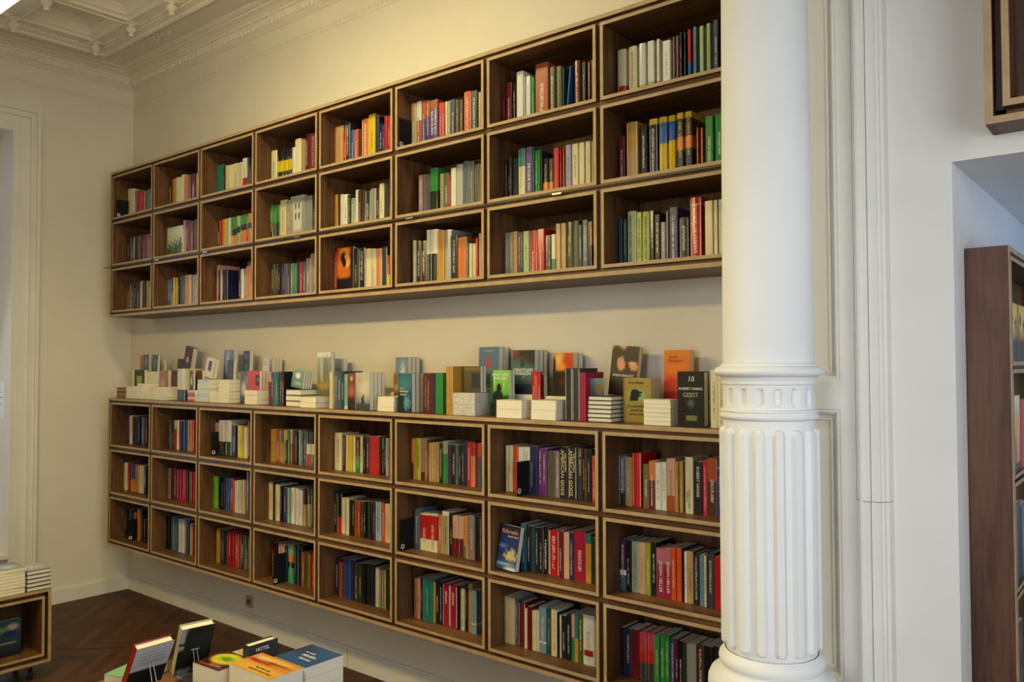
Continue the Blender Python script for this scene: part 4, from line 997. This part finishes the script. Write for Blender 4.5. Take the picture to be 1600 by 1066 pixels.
stack(2.390, .06, .140, .145, .091, 3, 'cream stack of three below the red display book', **PB)
stack(2.837, .055, .150, .205, .105, 3, 'black covered stack under a pale teal book', True, ('20241f',), hard=True)
stack(3.018, .035, .148, .13, .063, 2, 'pair of thick cream books lying beside the black covered stack', **PB)
stack(3.689, .05, .130, .145, .079, 3, 'cream stack of three below the gold brown display book', **PB)
stack(4.257, .05, .146, .15, .112, 2, 'pair of shrink wrapped parcels of books', True, ('a8aaa4',), hard=False, art='wrapped', cat='parcel')
stack(4.566, .022, .154, .10, .085, 2, 'pair of thick cream books in front of the green display book', **PB)
stack(4.774, .024, .141, .145, .089, 2, 'pair of thick cream books in front of the red spines', **PB)
stack(5.062, .06, .126, .145, .113, 6, 'stack of six hardbacks beside two crimson hardbacks', True, ('3a3024',), hard=True, jx=.004)
stack(5.360, .035, .125, .08, .107, 6, 'cream stack of six left of the black display book', **PB)
# cling film with bright creases on the parcels
M['film'] = mat('cling_film', (.72, .73, .70), .12); M['film'].node_tree.nodes['Principled BSDF'].inputs['Alpha'].default_value = .55
_a = M['film']; _n = nd(_a, 'ShaderNodeTexNoise'); _n.inputs['Scale'].default_value = 26; _n.inputs['Distortion'].default_value = 3
_g = nd(_a, 'ShaderNodeNewGeometry'); ln(_a, _g.outputs['Position'], _n.inputs['Vector']); _b = nd(_a, 'ShaderNodeBump'); _b.inputs['Strength'].default_value = 1; _b.inputs['Distance'].default_value = .02
ln(_a, _n.outputs[0], _b.inputs['Height']); ln(_a, _b.outputs[0], _a.node_tree.nodes['Principled BSDF'].inputs['Normal'])
for ob in [q for q in bpy.data.objects if q.get('category') == 'parcel']:
    lo = [min(v.co[i] for v in ob.data.vertices) for i in range(3)]; hi = [max(v.co[i] for v in ob.data.vertices) for i in range(3)]
    b = MB(); e = .0006; b.box(lo[0] - e, hi[0] + e, lo[1] - e, hi[1] + e, lo[2], hi[2] + .0001, 'film'); b.build('wrapping_film', ob, fix=False)
    ob.name = 'book_parcel'; ob['group'] = 'shrink wrapped parcels'
# rear row of lying stacks that lift the upright books along the wall
RS = dict(cols=('b8ae90', 'c8c0a4'), grp='lying books along the wall behind the displays')
for i, (x, w, h, d_) in enumerate(((.56, .20, .213, 'beneath the orange and slate display books'), (.80, .20, .205, 'beneath the small blue floral book'), (1.19, .205, .215, 'beneath the maroon leaning book'),
                               (1.84, .205, .145, 'beneath the blue and purple display book'), (2.07, .20, .205, 'beneath the dark rose display book'), (2.30, .20, .095, 'beneath the pink and white display book'),
                               (2.97, .205, .10, 'beneath the snowy mountain display book'), (3.62, .21, .10, 'beneath the pale blue display book'), (4.23, .21, .13, 'beneath the blue grey book with red mark'),
                               (4.49, .155, .105, 'beneath the teal and grey display book'), (4.72, .21, .10, 'beneath the fiery display book'), (5.05, .21, .105, 'beneath the leaning couple book'), (5.33, .21, .10, 'beneath the orange display book'))):
    stack(x, .208, w, .128, h, max(1, round(h / .055)), 'hidden stack ' + d_, True, **RS)


def display(x, y, z, w, h, art, label, th=.022, n=1, lean=4, roll=0, hard=False, titles=(), grp='upright display books on the lower bookcase', tops=None):
    """n copies standing cover-out one behind the other; z is measured from the bookcase top"""
    for i in range(n):
        T = XR_(-lean) @ YR_(roll)
        o = face_book('display_book', w, h, th, art, T, loc=(x, y + i * (th + .002) + .002, ZC + z + .0006 + w * math.sin(math.radians(roll)) * 1.03), n=n, hard=hard, nx=(28 if i == 0 else 2), ny=(42 if i == 0 else 2))
        tag(o, label if i == 0 else '%s copy standing behind the %s' % (ORD[i], label), 'book', grp)
        if i == 0:
            for body, size, ink, u, v, s_ in titles: text(o, body, size, ink, T @ FACE(w * u, -.0012, h * v), sx=s_)


display(.625, .195, .0, .165, .217, 'yellowlabel', 'green and black display book with a yellow label', n=1, lean=0)
display(.695, .235, .213, .085, .125, 'slateface', 'slate blue display book at the far end', th=.02, lean=0)
display(.585, .262, .213, .10, .12, 'orangeplain', 'plain orange display book at the far end', th=.02, lean=0)
display(.845, .225, .205, .085, .13, 'bluefloral', 'small blue floral display book', th=.02, lean=3)
display(.965, .245, .205, .032, .09, 'yellowframe', 'small pale yellow display book', th=.02, lean=0)
display(1.055, .178, .0, .135, .214, 'pinkbrown', 'pink and brown display book above the low cream stack', th=.02, lean=0)
display(1.205, .198 - .0, .0, .13, .214, 'darkred', 'dark red display book above the cream stack of five', th=.008, lean=0)
display(1.235, .225, .215, .085, .085, 'darkplain', 'small plain black display book behind the white spines', th=.02, lean=3)
display(1.315, .225, .215, .105, .165, 'maroonlabel', 'maroon display book with an orange label leaning sideways', th=.045, lean=3, roll=10, hard=True)
display(1.684, .075, .0785, .050, .137, 'greypainting', 'narrow grey display book on the small red stack', th=.012, lean=0)
display(1.694, .115, .0785, .085, .137, 'brownpic', 'brown display book on the small red stack', th=.02, n=2, lean=0)
display(1.80, .115, .156, .11, .135, 'creamwindow', 'leaning cream display book with a dark window', th=.03, lean=4, roll=12, hard=True)
display(1.855, .230, .145, .125, .215, 'bluepurple', 'blue and purple display book', th=.035, lean=2)
display(2.058, .135, .155, .078, .130, 'darkplain', 'small dark display book standing on the tall cream stack', th=.018, lean=2)
display(2.09, .235, .205, .080, .145, 'darkrose', 'dark rose display book near the red display book', th=.03, lean=2)
display(2.275, .10, .0, .105, .213, 'greypainting', 'grey painted display book left of the red one', th=.02, lean=0)
display(2.392, .08, .091, .135, .125, 'redpanel', 'red display book with a black panel', th=.02, n=3, lean=0)
display(2.33, .232, .095, .105, .203, 'pinkwhite', 'pink and white display book near the red one', th=.024, n=3, lean=2)
display(2.865, .075, .105, .115, .108, 'tealcircle', 'pale teal leaning display book with a white disc', th=.016, n=4, lean=4, roll=8)
display(3.02, .155, .0635, .130, .265, 'greytree', 'large grey display book with a tree on its cover', th=.03, lean=0, hard=True)
display(3.035, .262, .10, .10, .19, 'mountain', 'display book with snowy mountain on its cover', th=.03, lean=1)
display(3.439, .05, .0, .060, .206, 'redbrown', 'narrow red brown display book left of the whitish one', th=.12, lean=0)
display(3.505, .05, .0, .121, .209, 'whitelandscape', 'whitish display book with a dark figure on its cover', th=.026, n=4, lean=0)
display(3.655, .20, .0, .115, .205, 'goldbrown', 'gold and brown display book above three cream books', th=.005, lean=0)
display(3.640, .225, .10, .10, .195, 'blueart', 'pale blue display book with white figures', th=.03, n=3, lean=1)
display(3.851, .05, .0, .107, .205, 'tealboy', 'dark teal display book with white lettering', th=.028, n=4, lean=0,
        titles=(('Lijtje', .016, 'o', .3, .62, 1), ('Perlucht en', .016, 'w', .45, .54, .9), ('trouwen', .016, 'w', .4, .46, .9)))
display(4.285, .1, .1125, .112, .131, 'gatecover', 'brown display book with a dark door on the wrapped parcels', th=.02, n=2, lean=0)
display(4.262, .235, .13, .135, .213, 'bluegreyred', 'tall blue grey display book with a red mark', th=.04, n=2, lean=2, titles=(('DE MAAN', .021, 'k', .5, .32, .9), ('VAN DE', .021, 'k', .5, .23, .9), ('TIJGER', .021, 'k', .5, .14, .9)))
display(4.440, .125, .0, .122, .224, 'greenface', 'green and black display book with white lettering', th=.02, n=2, lean=0, titles=(('JONATHAN', .0205, 'w', .52, .90, .95), ('FRANZEN', .0205, 'w', .52, .82, .95)))
display(4.506, .215, .105, .140, .218, 'tealgrey', 'teal and grey display book beside red spines', th=.034, n=3, lean=1.5,
        titles=(('JONATHAN', .024, 'w', .48, .545, .95), ('FRANZEN', .024, 'w', .48, .465, .95), ('DE', .014, 'o', .5, .38, 1), ('CORRECTIES', .016, 'r', .52, .32, 1)))
display(4.745, .232, .10, .120, .207, 'fire', 'display book with a fiery orange sky', th=.04, n=2, lean=1)
display(5.105 - .05, .09, .113, .075, .077, 'tealsmall', 'small teal and brown book on the hardback stack', th=.02, lean=0)
display(5.068, .220, .105, .142, .226, 'couple', 'leaning display book with a couple on its cover', th=.03, lean=5, roll=4, titles=(('ANNA ENQUIST', .0150, 'w', .5, .40, 1.0),))
display(5.211, .12, .0, .133, .191, 'goldcameo', 'gold display book with a black cameo head', th=.015, n=5, lean=0,
        titles=(('Kurt Bodiao', .017, 'k', .5, .90, .9), ('De waarheid', .016, 'k', .45, .37, .9), ('spreekt als', .016, 'k', .5, .28, .9), ('ook is ze hel', .016, 'k', .5, .19, .9)))
display(5.345, .235, .10, .126, .213, 'orangered', 'orange display book with faint red lettering', th=.035, lean=2, titles=(('Rosa', .02, 'r', .35, .86, 1), ('Montero', .02, 'r', .45, .78, 1)))
display(5.510, .05, .0, .117, .222, 'blackghost', 'black display book with white numerals beside the column', th=.045, n=1, lean=0, hard=True,
        titles=(('10', .030, 'w', .52, .86, 1), ('ROBERT HARRIS', .0152, 'w', .5, .685, .95), ('GEEST', .025, 'g', .5, .57, 1)))


def spines(x0, y, items, desc, d=.13, hard=False, z=0, dy=0):
    """upright books with their spines to the front"""
    x = x0
    for i, (w_, h_, st) in enumerate(items):
        b = BookMB(); t_ = spine_cover(b, w_ - .0008, h_, d, st, I4, hard); o = b.build('book', loc=(x, y + dy * i, ZC + z))
        p = MB(); page_block(p, w_ - .0008, h_, d, I4, t_, hard); p.build('pages', o, fix=False)
        tag(o, '%s book, %s of %s' % (colname(st), ORD[i], desc), 'book', 'upright spines on the lower bookcase'); x += w_


spines(1.553, .055, [(.029, .228, 'cream@.65/dgreen'), (.029, .228, 'cream@.65/dgreen'), (.029, .226, 'white@.65/dgreen'), (.028, .226, 'cream@.65/dgreen')], 'four white topped spines beside the small red stack', .135)
spines(2.664, .055, [(.026, .209, 'pinkbeige@.3/maroon'), (.028, .209, 'purple@.3/maroon'), (.022, .209, 'teal'), (.022, .209, 'teal'), (.021, .209, 'dteal'), (.022, .212, 'maroon|w'), (.022, .212, 'black|w'), (.0, .212, 'black')][:7], 'row of spines left of the black covered stack', .14)
spines(3.269, .055, [(.024, .211, 'cream'), (.020, .211, 'khaki'), (.029, .216, 'slate|w'), (.030, .216, 'slate|w'), (.030, .216, 'dteal|w'), (.028, .2, 'mint@.9/cream')], 'row of spines right of the large tree book', .135)
spines(4.047, .055, [(.020, .209, 'maroon'), (.020, .209, 'maroon'), (.020, .209, 'brown'), (.020, .209, 'plum')], 'four dark maroon spines beside the green spine', .14)
spines(4.129, .055, [(.052, .209, 'green|-')], 'single thick spine beside the gold spines', .14)
spines(4.183, .105, [(.022, .209, 'cream@.8/khaki')], 'single spine behind the gold ones', .09)
spines(4.207, .05, [(.024, .244, 'gold|k'), (.024, .244, 'gold|k')], 'pair of gold spines left of the wrapped parcels', .15, True)
spines(4.657, .185, [(.0165, .219, 'red|w'), (.0165, .219, 'red|w'), (.0165, .219, 'red|w')], 'three red spines beside the teal and grey book', .018)
display(4.659, .212, .0, .048, .200, 'brownpic', 'narrow brown display book behind three red spines', th=.03, lean=0)
spines(4.948, .05, [(.039, .235, 'dgrey|-'), (.040, .235, 'dgrey|-')], 'two silvery grey hardbacks', .15, True)
spines(5.029, .05, [(.015, .217, 'crimson|-'), (.015, .217, 'crimson|-')], 'two crimson hardbacks left of the hardback stack', .15, True)
spines(5.650, .06, [(.031, .229, 'cream|k'), (.031, .229, 'cream|k'), (.031, .229, 'cream|k'), (.031, .229, 'cream|k')], 'cream spines partly hidden by the column', .14)

# ------------------------------------------------------------------ box cart on castors at the left
t = empty('book_cart', (1.85, -.885, 0)); tag(t, 'low walnut box cart on castors with books on its top', 'cart')
T = basis((0, 0, 0), (0, -1, 0), (-1, 0, 0), (0, 0, 1))   # front of the cart faces +x
T = Matrix(((0, -1, 0, 0), (-1, 0, 0, 0), (0, 0, 1, 0), (0, 0, 0, 1)))  # local x -> -y, local y -> -x
LC, HC_, CB = 1.30, .433, .103
def cpart(nm, a, k='walnut_x', front='ply'):
    b = MB(); b.box(*a, k, front=front, T=T); b.build(nm, t)
cpart('top_board', (0, LC, 0, .36, CB + HC_ - .018, CB + HC_)); cpart('bottom_board', (0, LC, 0, .36, CB, CB + .018))
cpart('side_board', (0, .018, 0, .36, CB + .018, CB + HC_ - .018), 'walnut_z'); cpart('side_board', (LC - .018, LC, 0, .36, CB + .018, CB + HC_ - .018), 'walnut_z')
cpart('back_board', (.018, LC - .018, .35, .36, CB + .018, CB + HC_ - .018), 'walnut_x', 'walnut_x')
for x0 in (.036, .68 - .02):
    b = MB(); x1 = x0 + .605; z0, z1 = CB + .040, CB + HC_ - .040
    b.box(x0, x1, .002, .34, z1 - TH, z1, 'walnut_x', front='ply', T=T); b.box(x0, x1, .002, .34, z0, z0 + TH, 'walnut_x', front='ply', T=T)
    b.box(x0, x0 + TH, .002, .34, z0 + TH, z1 - TH, 'walnut_z', front='ply', T=T); b.box(x1 - TH, x1, .002, .34, z0 + TH, z1 - TH, 'walnut_z', front='ply', T=T)
    b.box(x0 + TH, x1 - TH, .33, .34, z0 + TH, z1 - TH, 'walnut_z', T=T); b.build('inner_box', t)
    cpart('spacer_rail', (x0, x1, .02, .05, z1, CB + HC_ - .018), 'walnut_x', 'walnut_x'); cpart('spacer_rail', (x0, x1, .02, .05, CB + .018, z0), 'walnut_x', 'walnut_x')
for lx, ly in ((.09, .07), (.09, .29), (LC - .09, .07), (LC - .09, .29)):
    c_ = empty('castor', (0, 0, 0)); c_.parent = t
    b = MB(); b.box(lx - .03, lx + .03, ly - .03, ly + .03, CB - .006, CB, 'steel', T=T); b.box(lx - .016, lx - .013, ly - .012, ly + .02, .03, CB - .006, 'steel', T=T); b.box(lx + .013, lx + .016, ly - .012, ly + .02, .03, CB - .006, 'steel', T=T); b.build('fork', c_)
    b = MB(); b.lathe([(.0, -.011), (.030, -.011), (.033, -.008), (.033, .008), (.030, .011), (.0, .011)], 'black_gap', 0, 0, 20, T=T @ basis((lx, ly + .004, .034), (0, 0, 1), (0, 1, 0), (-1, 0, 0))); b.build('wheel', c_)


def cart_stack(x, y, rz, w, d, h, n, desc, cols, art=None, hard=True, z=CB + HC_ + .0005, grp='books on the box cart'):
    hb = h / n; rr = random.Random(desc)
    for i in range(n):
        Tm = Matrix.Translation((x, y, z + i * hb)) @ ZR_(rz + rr.uniform(-1.5, 1.5))
        o = lying_book(0, 0, 0, w, d, hb - .0004, True, cols[i % len(cols)], hard, T=Tm, art=art if i == n - 1 else None)
        k = n - 1 - i
        tag(o, '%s of the %s' % ('top book' if k == 0 else ('bottom book' if i == 0 else ORD[k] + ' book from top'), desc), 'book', grp)


ART['cloudtop'] = dict(bg=('a8a8b4', '9094a4'), sh=[('n', .5, .5, .3, .2, 'c8b8b8', .5)])
ART['seatop'] = dict(bg=('6a7478', '8a9294'), sh=[('e', .5, .4, .3, .2, 'c0c4c4', .6)])
# rotated so that the page edges face the aisle (+x)
cart_stack(1.842, -1.018, 90, .130, .190, .120, 5, 'short hardback stack on the box cart end', ('3a3038',), 'cloudtop')
cart_stack(1.842, -1.168, 90, .140, .200, .150, 8, 'pale middle stack on the box cart', ('a8a890', 'b8b49c'), 'seatop', hard=False)
cart_stack(1.842, -1.320, 90, .140, .200, .235, 9, 'tallest stack on the box cart at the picture edge', ('8a6a50', 'c0b8a0'), 'creamcover', hard=False)
o = face_book('display_book', .15, .21, .03, 'cartbook', basis((0, 0, 0), (0, 1, 0), (-1, 0, 0), (0, 0, 1)), loc=(1.74, -1.16, CB + .0555)); tag(o, 'dark book with blue flowers facing out of the cart', 'book', 'books inside the box cart')
o = face_book('display_book', .15, .18, .03, 'paleblue', basis((0, 0, 0), (0, 1, 0), (-1, 0, 0), (0, 0, 1)), loc=(1.79, -1.30, CB + .0555)); tag(o, 'pale blue book facing out of the cart', 'book', 'books inside the box cart')

# ------------------------------------------------------------------ display table in the foreground
TZ = .755
t = empty('display_table', (4.75, -1.75, 0)); tag(t, 'low walnut display table piled with books in the foreground', 'table')
b = MB(); b.box(-.62, .62, -.55, .47, TZ - .03, TZ, 'walnut_x', front='ply'); b.build('table_top', t)
for sx in (-.57, .53):
    for sy in (-.5, .38):
        b = MB(); b.box(sx, sx + .04, sy, sy + .04, 0, TZ - .031, 'walnut_z'); b.build('leg', t)
b = MB(); b.box(-.53, .53, -.49, .41, TZ - .10, TZ - .0305, 'walnut_x'); b.build('apron', t)


def tstack(x, y, rz, w, d, h, n, desc, cols, art=None, hard=False, z=TZ + .0006, spine_front=False):
    hb = h / n; rr = random.Random(desc)
    for i in range(n):
        Tm = Matrix.Translation((x, y, z + i * hb)) @ ZR_(rz)
        o = lying_book(0, 0, 0, w, d, hb - .0004, not spine_front, cols[i % len(cols)], hard, T=Tm, art=art if i == n - 1 else None)
        k = n - 1 - i
        tag(o, desc if n == 1 else '%s of the %s' % ('top book' if k == 0 else ('bottom book' if i == 0 else ORD[k] + ' book from top'), desc), 'book', 'books lying on the foreground table')
    return o, Tm


o, Tm = tstack(4.693, -1.465, 0, .222, .124, .145, 2, 'pair of thick cream books under a yellow and red cover', ('d8d0b8', 'cfc6aa'), 'yellowred')
for bd, sz, u, v in (('EEN STAD IN DE', .010, .60, .30), ('SCHADUW VAN DE WIND', .010, .62, .16)): text(o, bd, sz, 'k', Tm @ basis((.222 * u, .124 * v, .145 / 2 + .0002), (1, 0, 0), (0, 1, 0), (0, 0, 1)))
o, Tm = tstack(4.755, -1.336, 0, .168, .150, .145, 4, 'four cream books under a blue cover on the table', ('ccc6b4', 'd8d2be'), 'bluepeople')
for bd, sz, u, v in (('de wereld', .012, .42, .62), ('MENSEN', .018, .55, .46), ('Geweten', .016, .6, .30)): text(o, bd, sz, 'w', Tm @ basis((.168 * u, .150 * v, .145 / 4 + .0002), (1, 0, 0), (0, 1, 0), (0, 0, 1)))
o, Tm = tstack(4.515, -1.490, 4, .142, .135, .115, 2, 'pair of cream books under a green oval cover', ('c8c0a4', 'd0c8ac'), 'ovalgreen')
text(o, 'spoor', .022, 'g', Tm @ basis((.142 * .62, .135 * .20, .115 / 2 + .0002), (1, 0, 0), (0, 1, 0), (0, 0, 1)))
o, Tm = tstack(4.480, -1.340, 0, .145, .075, .095, 2, 'cream lettered book pair behind the green oval cover', ('c8bc9c', 'c0b494'), 'creamletters')
text(o, 'C&N', .030, 'r', Tm @ basis((.04, .04, .095 / 2 + .0002), (1, 0, 0), (0, 1, 0), (0, 0, 1)))
# small thick book standing upright
T = basis((0, 0, 0), (0, 1, 0), (-1, 0, 0), (0, 0, 1))
o = face_book('book', .112, .170, .036, 'hotelcover', T, loc=(4.672, -1.378, TZ + .0006), hard=True); tag(o, 'small thick dark hardback standing upright on the table', 'book', 'upright books on the foreground table')
text(o, 'HOTEL', .017, 'w', T @ FACE(.052, -.0012, .150))
# two books propped on clear easels, seen from behind
def easel_book(x, y, w, h, th, art, lean, rz, label, spine):
    T = ZR_(rz) @ basis((0, 0, 0), (0, 1, 0), (-1, 0, 0), (0, 0, 1)) @ XR_(lean)
    o = face_book('display_book', w, h, th, art, T, loc=(x, y, TZ + .022), spine_col=hexc(spine), hard=True, nx=16, ny=40); tag(o, label, 'book', 'books propped on easels')
    e = empty('book_easel', (x, y, TZ + .0008)); e.rotation_euler = (0, 0, math.radians(rz)); tag(e, 'clear plastic easel holding the ' + label, 'easel', 'clear book easels')
    l = math.radians(lean); s_, c_ = math.sin(l), math.cos(l); hh = .105
    for q in (-.006, .006):
        b = MB(); b.tube((.004 + s_ * hh, w / 2 + q, .022 + c_ * hh), (.10, w / 2 + q * 1.6, .002), .0016, 'steel', 6); b.build('rear_strut', e)
    b = MB(); b.tube((.005 + s_ * hh, w / 2 - .014, .022 + c_ * hh), (.005 + s_ * hh, w / 2 + .014, .022 + c_ * hh), .0018, 'steel', 6); b.build('cross_bar', e)
    b = MB(); b.box(-.055, .10, w / 2 - .03, w / 2 + .03, 0, .002, 'acrylic'); b.build('foot', e)
    b = MB(); b.box(-.058, .004, w / 2 - .03, w / 2 + .03, .018, .0205, 'acrylic'); b.box(-.058, -.055, w / 2 - .03, w / 2 + .03, .002, .035, 'acrylic'); b.build('ledge', e)
easel_book(4.352, -1.470, .115, .200, .028, 'blackback', 25, -10, 'black backed book on the right hand easel', 'b0a890')
easel_book(4.345, -1.640, .130, .180, .028, 'whiteback', 30, 0, 'white and black backed book with a red board', '8a1418')
tstack(4.16, -1.62, 20, .13, .16, .03, 1, 'pale green book lying at the table corner', ('6a9a78',), 'greencorner' if 'greencorner' in ART else None)
tstack(4.49, -1.72, 8, .21, .16, .035, 1, 'dark painted book lying in front of the easels', ('4a3a20',), 'darkpaint')
tstack(4.93, -1.64, 5, .14, .16, .12, 3, 'dark covered pair beside the yellow and red cover', ('1c1824',), None)

# ------------------------------------------------------------------ bookcase in the passage and case above it
t = empty('bookcase', (6.60, .17, 0)); tag(t, 'tall narrow walnut bookcase standing in the passage on the right', 'bookcase')
bx0, bx1, by0, by1, bzt = 6.536, 6.664, .17, 1.45, 2.253
off = (-6.60, -.17, 0)
def bpart(nm, a, k, edge=True):
    b = MB(); b.box(*a, k); b.build(nm, t, loc=off)
bpart('end_panel', (bx0, bx1 - .001, by0, by0 + .018, 0, bzt), 'walnut_end'); bpart('end_panel', (bx0, bx1, by1 - .018, by1, 0, bzt), 'walnut_end')
bpart('edge_strip', (bx1 - .001, bx1 + .002, by0, by0 + .018, 0, bzt), 'ply')
bpart('top_board', (bx0, bx1, by0 + .018, by1 - .018, bzt - .018, bzt), 'ply'); bpart('back_board', (bx0, bx0 + .012, by0 + .018, by1 - .018, 0, bzt - .018), 'walnut_z')
for i, (z0, z1) in enumerate(((1.868, 2.222), (1.490, 1.842), (1.115, 1.464), (.740, 1.090), (.36, .71), (.03, .33))):
    b = MB(); y0_, y1_ = by0 + .035, by1 - .035
    b.box(bx0 + .014, bx1, y0_, y1_, z1 - .014, z1, 'walnut_x'); b.box(bx0 + .014, bx1, y0_, y1_, z0 - .014, z0, 'walnut_x')
    b.box(bx0 + .014, bx1, y0_, y0_ + .014, z0, z1 - .014, 'walnut_z'); b.box(bx0 + .014, bx1, y1_ - .014, y1_, z0, z1 - .014, 'walnut_z')
    for a in ((y0_, y1_, z1 - .014, z1), (y0_, y1_, z0 - .014, z0), (y0_, y0_ + .014, z0, z1 - .014), (y1_ - .014, y1_, z0, z1 - .014)): b.box(bx1, bx1 + .001, *a, 'ply')
    b.build('inner_box', t, loc=off)
    bpart('spacer_rail', (bx0 + .014, bx1 - .015, by0 + .0185, by1 - .0185, z1 + .0005, z1 + .0105), 'walnut_x')
T = basis((0, 0, 0), (0, 1, 0), (-1, 0, 0), (0, 0, 1))
for i, (y, z, w_, h_, art, lb, th) in enumerate(((.235, 1.868, .16, .20, 'palms', 'yellow book with black palm trees facing out of the passage bookcase', .03), (.420, 1.868, .16, .20, 'palms', 'second yellow palm book farther inside the passage bookcase', .03),
        (.235, 1.490, .17, .26, 'redshop', 'yellow and red picture book facing out of the passage bookcase', .03), (.425, 1.490, .17, .24, 'redpanel', 'red book farther inside the passage bookcase', .03),
        (.235, 1.115, .13, .27, 'darkgreenbook', 'dark olive book facing out of the passage bookcase', .05), (.39, 1.115, .15, .25, 'bluefloral', 'blue floral book farther inside the passage bookcase', .03),
        (.235, .740, .15, .24, 'darkrose', 'dark rose book low in the passage bookcase', .03))):
    o = face_book('display_book', w_, h_, th, art, T, loc=(6.657, y - .008, z + .0005)); tag(o, lb, 'book', 'books in the passage bookcase')

t = empty('hanging_bookcase', (7.3, 0, 2.583)); tag(t, 'walnut bookcase with plywood edges hung high above the passage', 'bookcase')
hx0, hx1, hz0, hz1, hy = 6.653, 7.9, 2.583, 3.75, -.15
off = (-7.3, 0, -2.583)
def hpart(nm, a, k, front='ply'):
    b = MB(); b.box(*a, k, front=front); b.build(nm, t, loc=off, fix=False)
hpart('side_board', (hx0, hx0 + .022, hy, -.0005, hz0, hz1), 'walnut_end'); hpart('side_board', (hx1 - .022, hx1, hy, -.0005, hz0, hz1), 'walnut_end')
hpart('bottom_board', (hx0 + .022, hx1 - .022, hy, -.0005, hz0, hz0 + .022), 'walnut_x'); hpart('top_board', (hx0 + .022, hx1 - .022, hy, -.0005, hz1 - .022, hz1), 'walnut_x')
hpart('back_board', (hx0 + .022, hx1 - .022, -.012, -.0006, hz0 + .022, hz1 - .022), 'walnut_end', 'walnut_end')
for k_ in range(2):
    for j_ in range(2):
        xx, zz = hx0 + .047 + k_ * .60, hz0 + .047 + j_ * .54; ww, hh = .575, .52
        b = MB()
        b.box(xx, xx + ww, hy, -.013, zz, zz + .02, 'walnut_x', front='ply'); b.box(xx, xx + ww, hy, -.013, zz + hh - .02, zz + hh, 'walnut_x', front='ply')
        b.box(xx, xx + .02, hy, -.013, zz + .02, zz + hh - .02, 'walnut_end', front='ply'); b.box(xx + ww - .02, xx + ww, hy, -.013, zz + .02, zz + hh - .02, 'walnut_end', front='ply')
        b.build('inner_box', t, loc=off, fix=False)
hpart('spacer_post', (hx0 + .0225, hx0 + .0465, hy + .05, -.0125, hz0 + .05, hz1 - .05), 'walnut_end', 'walnut_end')
hpart('spacer_rail', (hx0 + .05, hx1 - .05, hy + .05, -.0125, hz0 + .0225, hz0 + .0465), 'walnut_x', 'walnut_x')
